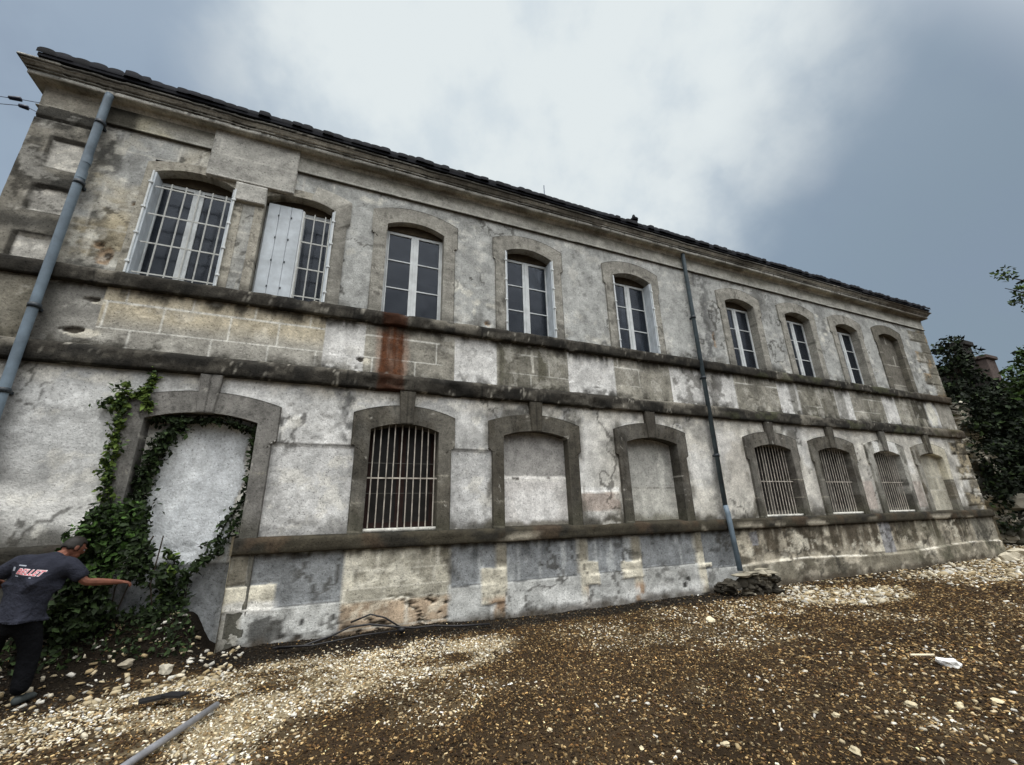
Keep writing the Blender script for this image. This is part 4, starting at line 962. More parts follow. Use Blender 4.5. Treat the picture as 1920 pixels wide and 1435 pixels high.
pal = np.array([lin(c) for c in ((70, 54, 36), (98, 78, 50), (128, 104, 68), (160, 134, 92), (196, 172, 128), (88, 72, 58), (112, 84, 52), (222, 206, 168))])
pal_p = np.array([lin(c) for c in ((228, 221, 203), (212, 202, 178), (190, 172, 138), (158, 136, 100), (236, 232, 222), (136, 116, 86), (204, 190, 156), (108, 90, 64))])
pal_d = np.array([lin(c) for c in ((50, 44, 36), (66, 58, 48), (84, 76, 62), (40, 36, 30), (120, 112, 98), (72, 60, 44), (58, 54, 46), (176, 170, 156))])
u = rng.uniform(0, 1, len(xs)); pick = rng.choice(8, len(xs), p=[.20, .18, .17, .15, .11, .08, .07, .04])
cl_ = pal[pick].copy(); m_ = u < np.maximum(P_*.9, R_*.75); cl_[m_] = pal_p[rng.choice(8, m_.sum(), p=[.16, .17, .17, .15, .07, .12, .10, .06])]
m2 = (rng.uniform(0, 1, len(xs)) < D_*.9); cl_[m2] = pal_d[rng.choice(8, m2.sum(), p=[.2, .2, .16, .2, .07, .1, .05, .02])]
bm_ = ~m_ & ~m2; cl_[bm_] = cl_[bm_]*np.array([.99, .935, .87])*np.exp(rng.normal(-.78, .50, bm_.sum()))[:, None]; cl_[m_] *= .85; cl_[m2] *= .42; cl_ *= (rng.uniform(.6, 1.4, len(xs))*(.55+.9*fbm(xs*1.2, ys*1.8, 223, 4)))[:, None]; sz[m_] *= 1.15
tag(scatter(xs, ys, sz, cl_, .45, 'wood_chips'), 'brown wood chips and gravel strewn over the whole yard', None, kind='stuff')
# coarser pale limestone fragments
xa, ya = pts_in(1500, -4.5, 2.6, 2.9, 6.7); pm = ground_masks(xa, ya)[0]; k = rng.uniform(0, 1, len(xa)) < pm*.9
xb, yb = pts_in(700, 2.2, 9, 1.0, 3.8); xc, yc = pts_in(700, 10.5, 26, 3.8, 6.6); pc = ground_masks(xc, yc)[1]; kc = rng.uniform(0, 1, len(xc)) < pc
xd, yd = pts_in(420, -4.4, -.9, 5.7, 6.95); xe, ye = pts_in(700, 7.6, 10.8, 4.9, 6.6); pe = ground_masks(xe, ye)[1]; ke = rng.uniform(0, 1, len(xe)) < pe
xs = np.r_[xa[k], xb, xc[kc], xd, xe[ke]]; ys = np.r_[ya[k], yb, yc[kc], yd, ye[ke]]; n = len(xs)
sz = np.r_[rng.uniform(.02, .065, k.sum()), rng.uniform(.02, .055, len(xb)), rng.uniform(.05, .2, kc.sum()), rng.uniform(.03, .09, len(xd)), rng.uniform(.04, .13, ke.sum())]
cl_ = np.array([lin((226, 216, 192)), lin((206, 190, 156)), lin((236, 232, 220)), lin((184, 164, 126))])[rng.integers(0, 4, n)]*rng.uniform(.45, .85, n)[:, None]
tag(scatter(xs, ys, sz, cl_, .6, 'gravel'), 'pale limestone fragments in patches on the brown ground', None, kind='stuff')

# ------------------------------------------------------------------ loose things on the ground
def pale_alb(c, seed=0):
    return lambda V: mottled(np.tile(lin(c), (len(V), 1)), V[:, 0]*6, V[:, 1]*6+V[:, 2]*5, seed, .3, .3)
def g1(x, y): return float(gh(np.array([x]), np.array([y]))[0])
def stone(x, y, r, label, c=(222, 214, 196), group=None, flat=.6):
    o = MB().rock((x, y, g1(x, y)+r*.3), r, int(x*100+y*10), 2, flat).build('rock', M['chips'], None, False, pale_alb(c, 3)); return tag(o, label, 'rock', group)
stone(6.13, 2.90, .085, 'white broken plaster lump lying alone on brown chips at right', (232, 232, 228))
stone(5.40, 5.35, .07, 'small cream stone on the brown chips in front of the middle downpipe', (226, 216, 186))
stone(-1.55, 6.35, .085, 'rounded whitish rock on the dark soil bank below the blocked doorway', (180, 174, 158))
stone(-1.95, 6.48, .07, 'flat pale rock half buried in the soil bank beside the man', (146, 138, 122))
for x, y, r in ((2.79, 2.80, .028), (3.5, 2.34, .035), (4.67, 2.56, .036), (4.99, 2.38, .04), (2.2, 3.0, .02), (3.9, 2.7, .024), (5.4, 2.3, .034), (1.72, 3.5, .022)):
    stone(x, y, r, 'small pale limestone lump lying among the brown chips in the foreground', (196, 184, 154), 'pale lumps in the foreground chips')
for x, y, r, l in ((18.7, 6.55, .20, 'broken white stone at the foot of the right corner'), (19.2, 6.6, .28, 'tallest pale rock leaning on the right corner of the plinth'), (17.7, 6.3, .16, 'low grey rock just left of the right corner of the building')): stone(x, y, r, l, (196, 188, 168), None, .9)
tag(MB().tube([(6.0, 3.17, .03), (6.2, 3.05, .035)], .012, 6).build('stick', M['chips'], None, alb=pale_alb((226, 214, 186))), 'short pale stick beside the white plaster lump', 'stick')
rod = MB().tube([(-.80, 5.02, .06), (-1.12, 4.25, .05), (-1.3, 3.8, .045)], .026, 12).build('metal_pipe', M['steel'], None, True); tag(rod, 'grey metal pipe lying on pale stones at the bottom left', 'pipe')
sc = MB()
for k, (x, y, a) in enumerate(((-1.36, 5.42, .3), (-1.20, 5.36, -.5))):
    r = bmesh.ops.create_cube(sc.bm, size=1)
    for v in r['verts']:
        p = Vector((v.co.x*(.24-.05*k), v.co.y*.10, v.co.z*.02+.05*abs(v.co.x))); p = Matrix.Rotation(a, 3, 'Z') @ p; v.co = p+Vector((x, y, .045+.02*k))
tag(sc.build('roof_slate', M['black_plastic']), 'dark broken slate pieces on pale stones beyond the metal pipe', 'slate')
cb = [(-.55, 6.75), (-.2, 6.72), (.12, 6.78), (.35, 6.84), (.6, 6.80), (.95, 6.74), (1.2, 6.72), (1.5, 6.74), (1.8, 6.70), (2.3, 6.66)]
cz = [.05, .05, .10, .16, .17, .12, .08, .07, .05, .04]
cable = MB().tube([(x, y-.1, g1(x, y)+z) for (x, y), z in zip(cb, cz)], .014, 6).tube([(.35, 6.74, .24), (.6, 6.72, .32), (.8, 6.70, .26), (1.02, 6.66, .12)], .012, 6).tube([(-.5, 6.62, .08), (-.1, 6.58, .06), (.5, 6.6, .1), (.98, 6.62, .1)], .010, 6).rock((1.02, 6.62, .10), .055, 5, 1, .7)
tag(cable.build('cable', M['black_plastic'], None, True), 'tangled black cable lying along the foot of the wall', 'cable')
# broken masonry gully under the second downpipe
gl = thing('drain_box', (7.75, 6.6, 0), 'low broken masonry drain box under the middle downpipe', 'drain')
def gcol(V): return mixv(mottled(np.tile(lin((124, 118, 104)), (len(V), 1)), V[:, 0]*5, V[:, 2]*5+V[:, 1]*4, 231, .5, .5), lin((26, 24, 21)), sst(fbm(V[:, 0]*4, V[:, 2]*6, 233), .42, .6)*.8)
q = MB()
for k in range(26):
    r_ = random.Random(k); q.rock((7.32+r_.random()*1.0, 6.34+r_.random()*.12, r_.random()*.34), .07+.04*r_.random(), k, 2, .85)
for k in range(12):
    r_ = random.Random(k+50); q.rock((r_.choice((7.28, 8.36)), 6.4+r_.random()*.5, r_.random()*.28), .07+.04*r_.random(), k+50, 2, .7)
q.build('rubble_wall', M['chips'], gl, False, gcol)
rim = MB()
for k, (x, y, z, r_) in enumerate(((7.42, 6.38, .37, .15), (7.66, 6.36, .39, .14), (7.92, 6.40, .37, .16), (8.18, 6.38, .36, .13), (8.30, 6.62, .38, .14), (8.02, 6.33, .33, .10))): rim.rock((x, y, z), r_, k+70, 2, .28)
rim.build('rim_stone', M['chips'], gl, False, lambda V: mixv(mottled(np.tile(lin((150, 144, 128)), (len(V), 1)), V[:, 0]*6, V[:, 1]*6, 5, .5, .5), lin((40, 37, 32)), sst(fbm(V[:, 0]*5, V[:, 1]*5, 8, 4), .48, .6)*.8))

# ------------------------------------------------------------------ overhead wires at the left corner
for k, (z0, za, pts, ins, lab) in enumerate(((0, 0, [(-25, 7.6, 8.9), (-12, 7.6, 8.33), (-5.58, 7.6, 8.17), (-5.3, 7.6, 8.22), (-4.68, 7.6, 8.30)], ((-5.49, 7.6, 8.19), (-5.33, 7.6, 8.22)), 'upper overhead wire with a long dark insulator at the left corner'),
                     (0, 0, [(-25, 7.6, 8.7), (-12, 7.6, 8.18), (-5.54, 7.6, 8.03), (-5.33, 7.6, 8.09), (-5.2, 7.6, 8.08), (-4.68, 7.6, 7.9)], ((-5.34, 7.6, 8.09), (-5.22, 7.6, 8.08)), 'lower overhead wire with a short dark insulator at the left corner'))):
    t = thing('overhead_wire', pts[-1], lab, 'wire')
    MB().tube(pts, .006, 6).build('cable', M['wire'], t)
    a, b = Vector(ins[0]), Vector(ins[1]); MB().tube([a.lerp(b, s) for s in (0, .08, .5, .92, 1)], [.01, .03, .034, .038, .01], 10).build('insulator', M['insulator'], t, True)

# ------------------------------------------------------------------ foliage
def leaves(name, P, size, colr, parent, up=.3, mat='leaf'):
    """one folded leaf of four triangles per point"""
    n = len(P); P = np.asarray(P)
    nrm = rng.normal(0, 1, (n, 3)); nrm[:, 2] += up*2; nrm[:, 1] -= .6; nrm /= np.linalg.norm(nrm, axis=1)[:, None]
    t = np.cross(nrm, rng.normal(0, 1, (n, 3))); t /= np.linalg.norm(t, axis=1)[:, None]; b = np.cross(nrm, t)
    s = (size*rng.uniform(.4, 1.5, n))[:, None]
    V = np.stack([P-t*s, P-b*s*.55+nrm*s*.18, P+t*s*1.05, P+b*s*.55+nrm*s*.18], 1).reshape(-1, 3)
    o = 4*np.arange(n)[:, None]; F = np.r_[o+np.array([[0, 1, 2]]), o+np.array([[0, 2, 3]])]
    A = np.repeat(np.asarray(colr), 4, 0)
    return npmesh(name, V, F, M[mat], parent, A)
def leafcol(n, base, var=.45, light=None, frac=.0):
    c = np.tile(np.array(base), (n, 1))*np.exp(rng.normal(0, var, n))[:, None]
    if light is not None:
        m = rng.uniform(0, 1, n) < frac; c[m] = np.array(light)*rng.uniform(.7, 1.3, m.sum())[:, None]
    return c
def along(path, n, spread, y0, y1):
    P = np.array(path, float); L = np.r_[0, np.cumsum(np.hypot(*np.diff(P, axis=0).T))]; s = rng.uniform(0, L[-1], n)
    cl = .5+.5*np.sin(s*23+rng.uniform(0, 6)); x = np.interp(s, L, P[:, 0]); z = np.interp(s, L, P[:, 1])
    sp = spread*(.35+.65*cl)
    return np.c_[x+rng.normal(0, 1, n)*sp, rng.uniform(y0, y1, n), z+rng.normal(0, 1, n)*sp*.8]
IV = thing('ivy', (-2.4, 6.8, .4), 'dark green ivy climbing the blocked doorway at the left of the wall', 'ivy')
paths = dict(A=[(-2.66, 1.85), (-2.73, 2.28), (-2.74, 2.7), (-2.78, 3.13), (-2.78, 3.4)], B=[(-2.77, 3.1), (-2.9, 3.18), (-3.0, 3.1)], Cc=[(-2.70, 3.25), (-2.56, 3.3), (-2.47, 3.08)], Dd=[(-2.61, 3.26), (-2.52, 3.42), (-2.49, 3.6)],
    E=[(-1.2, 2.97), (-1.23, 2.69), (-1.21, 2.38), (-1.19, 2.08), (-1.19, 1.9), (-1.31, 1.76), (-1.41, 1.55), (-1.46, 1.35), (-1.6, 1.29)], F=[(-1.21, 1.72), (-1.30, 1.45), (-1.47, 1.18), (-1.62, 1.06), (-1.71, .91), (-1.69, .63)],
    G=[(-2.10, 2.96), (-2.2, 2.80), (-2.30, 2.62), (-2.36, 2.43), (-2.40, 2.15), (-2.40, 1.81), (-2.35, 1.45)], H=[(-2.46, 2.99), (-2.1, 2.98), (-1.85, 3.0), (-1.53, 2.98), (-1.2, 2.86)], I=[(-1.95, 1.0), (-1.9, .7), (-1.75, .6)], J=[(-1.95, 1.25), (-1.85, 1.0), (-1.9, .8)])
DK = (.013, .022, .008); MD = (.028, .050, .014); BR = (.10, .15, .03)
def yr_(k): return {'A': (6.86, 6.94), 'B': (6.9, 6.97), 'Cc': (6.88, 6.94), 'Dd': (6.9, 6.97), 'E': (6.98, 7.18), 'F': (6.94, 7.14), 'G': (6.98, 7.17), 'H': (6.98, 7.17), 'I': (7.0, 7.15), 'J': (6.98, 7.14)}[k]
st = MB()
for k, p in paths.items():
    ym = yr_(k)[1]; st.tube([(x+random.uniform(-.01, .01), ym, z) for x, z in p], .009, 5)
for k in range(6):
    x0 = -2.65+random.random()*.9; st.tube([(x0, 6.85, .35), (x0+random.uniform(-.2, .2), 6.7, .9), (x0+random.uniform(-.35, .3), 6.75, 1.45)], .008, 5)
st.build('stem', M['bark'], IV)
bl, bc = [], []
for k, n, sp, base, li, fr_ in (('A', 700, .06, MD, BR, .45), ('B', 110, .045, MD, BR, .2), ('Cc', 160, .05, MD, BR, .6), ('Dd', 200, .045, MD, BR, .5), ('E', 300, .035, DK, MD, .3), ('F', 420, .065, DK, MD, .4), ('G', 1500, .085, DK, MD, .3), ('H', 620, .045, DK, None, 0), ('I', 260, .09, DK, MD, .4), ('J', 200, .07, MD, BR, .2)):
    q = along(paths[k], n, sp, *yr_(k)); bl.append(q); bc.append(leafcol(n, base, .35, li, fr_))
npmesh_leaves = leaves('foliage', np.concatenate(bl), .036, np.concatenate(bc), IV)
# the bushy foot of the ivy
def clumps(cs, per, rs, sq=(1, 1, 1)):
    out = []
    for c in cs:
        r = rs*random.uniform(.7, 1.25); d = rng.normal(0, 1, (per, 3)); d /= np.linalg.norm(d, axis=1)[:, None]
        out.append(np.array(c)+d*(r*rng.uniform(.45, 1, per)**.6)[:, None]*np.array(sq))
    return np.concatenate(out)
cs = []
for k in range(58):
    z = .5+1.25*random.random()**1.3; t = (z-.55)/1.2; xa, xb = -2.9+.15*t, -1.72-.62*t
    cs.append((random.uniform(xa, xb), random.uniform(6.62, 6.86)-.05*(1-t), z))
Pb = clumps(cs, 130, .15, (1, .8, 1)); n = len(Pb)
lightm = ((Pb[:, 0] < -2.2) & (Pb[:, 2] > .95))
c = leafcol(n, DK, .4, MD, .35); mk = lightm & (rng.uniform(0, 1, n) < .35); c[mk] = leafcol(mk.sum(), (.05, .10, .022), .3)
leaves('foliage', Pb, .036, c, IV)
# weeds on the bank
Pw = np.c_[rng.uniform(-4.3, -1.45, 1500), rng.uniform(6.5, 6.95, 1500), np.zeros(1500)]; Pw[:, 2] = gh(Pw[:, 0], Pw[:, 1])+rng.uniform(0, .28, 1500)*fbm(Pw[:, 0]*3, Pw[:, 1]*3, 240)
tag(leaves('weeds', Pw, .03, leafcol(1500, DK, .4, MD, .4), None), 'low dark weeds on the soil bank under the ivy', None, kind='stuff')

# ------------------------------------------------------------------ trees, ruin and house beyond the right corner
def tree(name, x, y, h, crown, ncl, per, rcl, lsz, base, light, frac, label, trunk_r=.16, bare=None):
    t = thing(name, (x, y, g1(x, y)), label, 'tree', None)
    w = MB(); top = Vector((x, y, h*.55)); w.tube([(x, y, -.2), (x+.1, y, h*.25), (x-.05, y+.05, h*.55), (x, y, h*.85)], [trunk_r*1.3, trunk_r, trunk_r*.7, trunk_r*.2], 8)
    cs = []
    for k in range(ncl):
        a = random.uniform(0, 6.28); e = random.uniform(-1, 1); rr = random.uniform(.45, 1)**.5
        p = (x+crown[0]*rr*math.cos(a)*math.sqrt(1-e*e), y+crown[1]*rr*math.sin(a)*math.sqrt(1-e*e), crown[2]+crown[3]*rr*e)
        cs.append(p)
        if k % 4 == 0:
            s = Vector((x, y, max(1.0, min(p[2]-.6, h*.7)))); m_ = s.lerp(Vector(p), .55)+Vector((0, 0, .2)); w.tube([s, m_, p], [trunk_r*.35, trunk_r*.2, .015], 5)
    w.build('trunk', M['bark'], t)
    P = clumps(cs, per, rcl, (1, 1, .75)); leaves('crown', P, lsz, leafcol(len(P), base, .4, light, frac), t, .4); return t
DT = (.010, .016, .007); LT = (.030, .050, .014)
tree('leafy_tree', 30.5, 10.3, 10.4, (1.3, .75, 7.2, 3.5), 56, 80, .55, .11, DT, LT, .15, 'dark loose crowned tree just behind the right corner of the building')
tree('leafy_tree', 33.5, 9.9, 8.2, (2.2, 1.1, 5.0, 2.6), 60, 110, .75, .13, DT, LT, .10, 'dark rounded tree in front of the far chimneys')
tree('leafy_tree', 31.0, 8.4, 7.2, (2.2, 1.2, 4.6, 2.5), 60, 110, .75, .13, DT, LT, .15, 'dense green tree at the right edge of the photo beside the darker ones')
tree('leafy_tree', 24.5, 5.85, 8.0, (1.6, .7, 5.4, 1.9), 40, 110, .6, .10, LT, (.07, .13, .026), .25, 'light green tree leaning in at the right edge')
tree('leafy_tree', 38, 13.2, 9.6, (3.0, 1.6, 5.6, 3.6), 50, 110, .9, .16, DT, LT, .1, 'dark tree standing between the house and the building')
tree('leafy_tree', 40, 12.6, 8.6, (2.6, 1.3, 5.6, 3.0), 50, 110, .85, .15, DT, LT, .08, 'dark round tree directly under the two far chimneys')
tree('shrub', 27.5, 9.2, 4.0, (1.4, .9, 2.4, 1.9), 40, 110, .55, .10, DT, LT, .1, 'dark shrub growing over the ruined rubble wall')
tree('shrub', 28.5, 7.6, 4.4, (2.0, 1.0, 2.8, 2.0), 40, 110, .6, .10, DT, LT, .08, 'dark shrub at the right edge behind the mossy rocks')
nt_ = thing('leafy_tree', (18.4, 2.6, 0), 'young tree whose leafy branch hangs into the upper right of the sky', 'tree')
w = MB().tube([(18.4, 2.6, -.2), (18.3, 2.7, 3), (18.0, 2.9, 6.2), (17.9, 3.1, 8.4)], [.16, .13, .08, .02], 8); cs = []
for tip, s in (((16.2, 3.98, 7.1), 5.6), ((16.4, 4.0, 7.55), 6.0), ((16.6, 3.98, 7.0), 5.4), ((16.0, 3.82, 6.55), 5.0), ((16.4, 3.9, 6.3), 4.8), ((17.2, 3.3, 8.2), 6.6), ((18.6, 2.2, 8.0), 6.6), ((18.9, 3.1, 7.4), 5.8), ((17.6, 2.2, 7.4), 5.8)):
    a = Vector((18.0, 2.88, s)); b = Vector(tip); m_ = a.lerp(b, .5)+Vector((0, 0, .25)); w.tube([a, m_, b], [.045, .03, .008], 5)
    for k in range(6):
        f_ = random.uniform(.55, 1.0); c_ = a.lerp(b, f_)+Vector((random.uniform(-.2, .2), random.uniform(-.15, .15), random.uniform(-.1, .25))); cs.append(tuple(c_))
w.build('trunk', M['bark'], nt_)
P = clumps(cs, 34, .18, (1, 1, .7)); leaves('crown', P, .055, leafcol(len(P), (.05, .08, .022), .4, (.10, .15, .035), .3), nt_, .4)
# ruined rubble wall overgrown with ivy
rw = thing('ruined_wall', (25, 8.6, 0), 'tall ruined rubble wall overgrown with dark ivy behind the right corner', 'wall')
q = MB()
for k in range(230):
    z = random.uniform(0, 1)**1.1*5.6; t = z/5.6; q.rock((24.2+random.uniform(-.1, .1)+random.random()*1.0*(1-.5*t), 8.25+.25*t+random.random()*(1.3-.7*t)*.5, z), random.uniform(.16, .3), k+300, 1, .7)
q.build('stonework', M['chips'], rw, False, lambda V: mixv(mottled(np.tile(lin((196, 190, 174)), (len(V), 1)), V[:, 0]*4, V[:, 2]*4, 241, .5, .4), lin((30, 32, 22)), sst(fbm(V[:, 0]*2+V[:, 1], V[:, 2]*2, 243), .42, .56)*.9))
Pi = np.c_[rng.normal(24.4, .5, 5000), rng.uniform(7.85, 8.4, 5000), rng.uniform(0, 5.9, 5000)]; Pi = Pi[fbm(Pi[:, 0]*1.5, Pi[:, 2]*1.5, 244) > .56]
leaves('foliage', Pi, .09, leafcol(len(Pi), DT, .4, LT, .15), rw)
rb = MB()
for k in range(34): rb.rock((24.4+random.random()*3.4, 7.0+random.random()*1.2, random.uniform(0, 1.5)**1.0*random.random()*1.2), random.uniform(.2, .55), k+900, 2, .7)
tag(rb.build('rock_heap', M['chips'], None, False, lambda V: mixv(mottled(np.tile(lin((132, 128, 116)), (len(V), 1)), V[:, 0]*3, V[:, 2]*3, 245, .5, .4), lin((38, 42, 24)), sst(fbm(V[:, 0]*1.5, V[:, 2]*1.5+V[:, 1], 246), .42, .58)*.85)), 'heap of grey mossy rocks beyond the right corner', 'rocks')
# far house with two chimneys
hs = thing('stone_house', (46, 15.5, 0), 'distant house with two square chimneys half hidden behind dark trees', 'house')
sa = lambda c: (lambda V: mottled(np.tile(lin(c), (len(V), 1)), V[:, 0], V[:, 2], 247, .3, .3))
MB().box(43.5, 52, 12.5, 19, -.2, 9.6).build('wall', M['masonry'], hs, alb=sa((60, 56, 50)))
bm = bmesh.new(); pv = [bm.verts.new(p) for p in ((43.2, 12.2, 9.6), (52.3, 12.2, 9.6), (52.3, 19.3, 9.6), (43.2, 19.3, 9.6), (43.2, 15.7, 12.0), (52.3, 15.7, 12.0))]
for f in ((0, 1, 5, 4), (3, 4, 5, 2), (0, 4, 3), (1, 2, 5), (0, 3, 2, 1)): bm.faces.new([pv[k] for k in f])
r = MB(); r.bm.free(); r.bm = bm; hr = r.build('roof', M['tile'], hs, alb=sa((40, 37, 35)))
MB().box(44.2, 45.4, 14.0, 14.7, 9.5, 13.3, .04).box(44.05, 45.55, 13.85, 14.85, 13.3, 13.7, .05).build('chimney', M['masonry'], hr, alb=sa((52, 50, 48)))
MB().box(45.2, 46.6, 13.4, 14.3, 9.5, 12.1, .04).box(45.05, 46.75, 13.25, 14.45, 12.1, 12.4, .05).build('chimney', M['masonry'], hr, alb=sa((92, 82, 78)))
for xw in (45, 48, 50.5):
    fw = MB().box(xw, xw+.9, 12.44, 12.5, 5.8, 7.4).build('window', M['grey_wood'], hs); MB().box(xw+.08, xw+.82, 12.42, 12.44, 5.9, 7.3).build('pane', M['glass'], fw)

# ------------------------------------------------------------------ the man
def skin_obj(name, nodes, edges, root, mat, parent, sub=2, remesh=None, extra=None, smooth_=True):
    """nodes: {key: (x, y, z, rx, ry)}; grows one skin along the edges and bakes it"""
    keys = list(nodes); me = bpy.data.meshes.new(name); me.from_pydata([nodes[k][:3] for k in keys], [(keys.index(a), keys.index(b)) for a, b in edges], [])
    o = bpy.data.objects.new(name, me); C.objects.link(o)
    o.modifiers.new('skin', 'SKIN').use_smooth_shade = True
    sv = me.skin_vertices[0].data
    for i, k in enumerate(keys): sv[i].radius = nodes[k][3:5]; sv[i].use_root = (k == root)
    s = o.modifiers.new('sub', 'SUBSURF'); s.levels = sub; s.render_levels = sub
    dg = bpy.context.evaluated_depsgraph_get(); m2 = bpy.data.meshes.new_from_object(o.evaluated_get(dg)); bpy.data.objects.remove(o)
    if extra or remesh:
        bm = bmesh.new(); bm.from_mesh(m2)
        for (c, r, ax) in (extra or []):
            q = bmesh.ops.create_icosphere(bm, subdivisions=3, radius=1)
            for v in q['verts']: v.co = ax @ Vector((v.co.x*r[0], v.co.y*r[1], v.co.z*r[2])) + Vector(c)
        bm.to_mesh(m2); bm.free(); o = bpy.data.objects.new(name, m2); C.objects.link(o)
        r_ = o.modifiers.new('rm', 'REMESH'); r_.mode = 'VOXEL'; r_.voxel_size = remesh; r_.use_smooth_shade = True
        sm = o.modifiers.new('sm', 'SMOOTH'); sm.factor = .5; sm.iterations = 2
        dg = bpy.context.evaluated_depsgraph_get(); m2 = bpy.data.meshes.new_from_object(o.evaluated_get(dg)); bpy.data.objects.remove(o)
    m2.name = name; m2.materials.clear()
    for p in m2.polygons: p.use_smooth = smooth_
    return link(name, m2, mat, parent)
PM = thing('person', (-2.72, 6.1, 0), 'man in a dark printed t-shirt bending towards the ivy, right arm stretched out', 'person')
# joints (metres)
pel = (-2.76, 6.02, .86); che = (-2.70, 6.10, 1.17); nek = (-2.625, 6.17, 1.305)
hd = Vector((-2.575, 6.25, 1.375))
shR = (-2.47, 6.12, 1.20); elR = (-2.36, 6.12, 1.03); wrR = (-2.15, 6.25, 1.0)
shL = (-2.92, 6.06, 1.25); elL = (-3.08, 6.10, 1.10); wrL = (-3.0, 6.33, 1.0)
nodes = {'pel': (*pel, .11, .09), 'waist': (-2.735, 6.05, 1.0, .12, .09), 'che': (*che, .13, .09), 'nek': (*nek, .06, .06), 'nk2': (-2.60, 6.205, 1.33, .055, .055),
    'sR': (*shR, .055, .055), 'eR': (*elR, .043, .043), 'fR': (-2.27, 6.175, 1.02, .043, .043), 'wR': (*wrR, .028, .03),
    'sL': (*shL, .055, .055), 'eL': (*elL, .045, .045), 'wL': (*wrL, .03, .03),
    'hR': (-2.67, 6.03, .76, .075, .075), 'kR': (-2.62, 6.09, .44, .055, .055), 'aR': (-2.60, 6.055, .10, .045, .045),
    'hL': (-2.86, 6.0, .76, .075, .075), 'kL': (-2.91, 6.05, .44, .055, .055), 'aL': (-2.925, 5.98, .10, .045, .045)}
ed = [('pel', 'waist'), ('waist', 'che'), ('che', 'nek'), ('nek', 'nk2'), ('che', 'sR'), ('sR', 'eR'), ('eR', 'fR'), ('fR', 'wR'), ('che', 'sL'), ('sL', 'eL'), ('eL', 'wL'), ('pel', 'hR'), ('hR', 'kR'), ('kR', 'aR'), ('pel', 'hL'), ('hL', 'kL'), ('kL', 'aL')]
# right hand: palm and five fingers, reaching right and slightly down
def hand(w, f, u, tag_, curl):
    w = Vector(w); f = Vector(f).normalized(); u = Vector(u); u = (u-f*u.dot(f)).normalized(); s = f.cross(u)
    palm = w+f*.05; nodes['p'+tag_] = (*palm, .034, .018); ed.append(('w'+tag_, 'p'+tag_))
    for k, (off, L) in enumerate(((-.036, .082), (-.012, .078), (.012, .070), (.036, .055))):
        b = palm+f*.038+s*off; j1 = b+f*L*.45-u*curl*.010; j2 = j1+f*L*.35-u*curl*(.022+.004*k); j3 = j2+f*L*.16-u*curl*.022
        for q, (p, r) in enumerate(((b, .0088), (j1, .0082), (j2, .0075), (j3, .0065))):
            nodes['%s%d%d' % (tag_, k, q)] = (*p, r, r); ed.append((('p'+tag_) if q == 0 else '%s%d%d' % (tag_, k, q-1), '%s%d%d' % (tag_, k, q)))
    b = palm-f*.015-s*.032; j1 = b+f*.028-s*.020-u*.01; j2 = j1+f*.030-s*.004-u*.012
    for q, (p, r) in enumerate(((b, .013), (j1, .0115), (j2, .009))):
        nodes['%st%d' % (tag_, q)] = (*p, r, r); ed.append((('p'+tag_) if q == 0 else '%st%d' % (tag_, q-1), '%st%d' % (tag_, q)))
hand(wrR, (.8, .55, -.12), (0.1, -.15, 1), 'R', .7); hand(wrL, (.35, .9, -.35), (.2, 0, 1), 'L', .8)
fdir = Vector((.62, .66, -.42)).normalized(); sdr = fdir.cross(Vector((0, 0, 1))).normalized(); upv = sdr.cross(fdir)
AX = Matrix((sdr, fdir, upv)).transposed()
def hp(a, b, c): return hd+sdr*a+fdir*b+upv*c
ex = [(hd, (.074, .094, .108), AX), (hp(0, .03, -.06), (.056, .065, .062), AX), (hp(0, .098, -.012), (.014, .02, .026), AX), (hp(0, .085, .02), (.058, .018, .014), AX),
      (hp(.076, -.005, -.008), (.010, .022, .033), AX), (hp(-.076, -.005, -.008), (.010, .022, .033), AX), (hp(0, .088, -.062), (.024, .012, .008), AX), (hp(0, .075, -.095), (.026, .022, .018), AX)]
skin_obj('body', nodes, ed, 'pel', M['skin'], PM, 1, .0042, ex)
tn = {'w': (-2.755, 6.02, .74, .19, .15), 'w1': (-2.75, 6.03, .88, .185, .145), 'w2': (-2.735, 6.055, 1.02, .185, .14), 'c': (-2.70, 6.10, 1.16, .195, .135), 'n': (-2.64, 6.155, 1.28, .10, .09), 'n2': (-2.615, 6.178, 1.315, .068, .068),
      'sR': (-2.50, 6.12, 1.195, .09, .09), 'uR': (-2.42, 6.12, 1.11, .085, .08), 'eR': (-2.375, 6.125, 1.055, .078, .075), 'sL': (-2.90, 6.07, 1.245, .09, .09), 'uL': (-2.98, 6.075, 1.18, .082, .08), 'eL': (-3.03, 6.085, 1.135, .075, .075)}
sh_ = skin_obj('shirt', tn, [('w', 'w1'), ('w1', 'w2'), ('w2', 'c'), ('c', 'n'), ('n', 'n2'), ('c', 'sR'), ('sR', 'uR'), ('uR', 'eR'), ('c', 'sL'), ('sL', 'uL'), ('uL', 'eL')], 'w1', M['shirt'], PM, 2, .008)
tr = {'p': (-2.76, 6.01, .84, .165, .135), 'p0': (-2.76, 6.01, .76, .165, .135), 'hR': (-2.66, 6.03, .68, .105, .105), 'kR': (-2.62, 6.09, .44, .09, .09), 'cR': (-2.61, 6.07, .22, .08, .08), 'aR': (-2.60, 6.05, .07, .075, .08), 'hL': (-2.87, 6.0, .68, .105, .105), 'kL': (-2.91, 6.05, .44, .09, .09), 'cL': (-2.92, 6.01, .22, .08, .08), 'aL': (-2.93, 5.97, .07, .075, .08)}
skin_obj('trousers', tr, [('p', 'p0'), ('p0', 'hR'), ('hR', 'kR'), ('kR', 'cR'), ('cR', 'aR'), ('p0', 'hL'), ('hL', 'kL'), ('kL', 'cL'), ('cL', 'aL')], 'p', M['trousers'], PM, 2, .010)
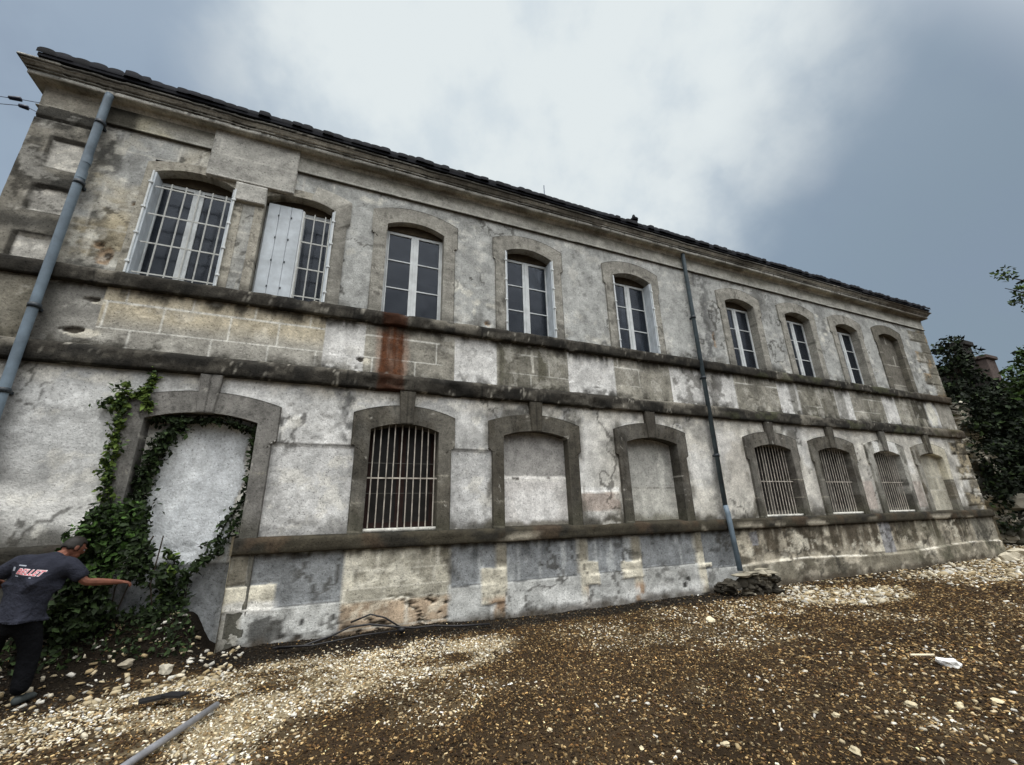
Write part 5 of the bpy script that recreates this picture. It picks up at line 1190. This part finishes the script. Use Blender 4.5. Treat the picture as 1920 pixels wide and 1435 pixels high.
for (x, y) in ((-2.60, 6.05), (-2.93, 5.97)):
    z = g1(x, y); q = {'h': (x-.01, y-.04, z+.05, .042, .045), 'm': (x+.02, y+.07, z+.045, .045, .035), 't': (x+.05, y+.17, z+.035, .042, .028)}
    skin_obj('shoe', q, [('h', 'm'), ('m', 't')], 'm', M['shoe'], PM, 2)
# hair: a cap over the crown and back of the head
hb = bmesh.new(); r = bmesh.ops.create_icosphere(hb, subdivisions=4, radius=1)
for v in r['verts']:
    p = v.co.copy(); k = 1+.03*math.sin(30*p.x+11*p.z)*math.sin(27*p.y); v.co = Vector((p.x*.083*k, p.y*.103*k, p.z*.117*k))
dele = [v for v in hb.verts if (v.co.z < -.045) or (v.co.y > .03 and v.co.z < .055)]
bmesh.ops.delete(hb, geom=dele, context='VERTS')
bmesh.ops.solidify(hb, geom=hb.faces[:], thickness=.012)
for v in hb.verts: v.co = AX @ v.co + hd
h_ = MB(); h_.bm.free(); h_.bm = hb; h_.build('hair', M['hair'], PM, True)
# eyes
e_ = MB()
for s in (-1, 1):
    q = bmesh.ops.create_icosphere(e_.bm, subdivisions=2, radius=.0085)
    for v in q['verts']: v.co = v.co + hp(s*.032, .086, .002)
e_.build('eye', M['print_grey'], PM, True)
# print on the back of the shirt: text meshes wrapped onto the cloth
from mathutils.bvhtree import BVHTree
bpy.context.view_layer.update()
dg = bpy.context.evaluated_depsgraph_get()
sm_ = sh_.data; bvh = BVHTree.FromPolygons([sh_.matrix_world @ v.co for v in sm_.vertices], [tuple(p.vertices) for p in sm_.polygons])
def printed(body, size, org, xdir, mat, lift=.004, shear=.25, grow=0.0):
    cu = bpy.data.curves.new('lettering', 'FONT'); cu.body = body; cu.size = size; cu.shear = shear; cu.offset = grow; cu.resolution_u = 3
    o = bpy.data.objects.new('lettering', cu); C.objects.link(o); d = bpy.context.evaluated_depsgraph_get(); me = bpy.data.meshes.new_from_object(o.evaluated_get(d)); bpy.data.objects.remove(o)
    bm = bmesh.new(); bm.from_mesh(me); bmesh.ops.triangulate(bm, faces=bm.faces[:]); bmesh.ops.subdivide_edges(bm, edges=bm.edges[:], cuts=1)
    xd = Vector(xdir).normalized(); zd = Vector((0, 0, 1)); zd = (zd-xd*zd.dot(xd)).normalized()
    for v in bm.verts:
        p = Vector(org)+xd*v.co.x+zd*v.co.y; hit = bvh.ray_cast(Vector((p.x, 5.0, p.z)), Vector((0, 1, 0)))
        v.co = Vector((p.x, (hit[0].y if hit[0] else 6.0)-lift, p.z))
    bm.to_mesh(me); bm.free(); me.materials.clear(); return link('print', me, M[mat], sh_)
XD = (1, 0, -.16)
printed('BELLET', .068, (-2.835, 0, 1.165), XD, 'print_white', .003, .25, .004)
printed('BELLET', .068, (-2.835, 0, 1.165), XD, 'print_red', .005, .25, .0)
g_ = MB(); g_.box(0, .15, 0, .001, 0, .008); g_.box(.0, .06, 0, .001, .095, .105); g_.box(-.04, -.02, 0, .001, .045, .08)
for v in g_.bm.verts:
    p = Vector((-2.835+v.co.x, 0, 1.14+v.co.z-.16*v.co.x)); hit = bvh.ray_cast(Vector((p.x, 5.0, p.z)), Vector((0, 1, 0))); v.co = Vector((p.x, (hit[0].y if hit[0] else 6.0)-.004+v.co.y, p.z))
g_.build('print', M['print_grey'], sh_)
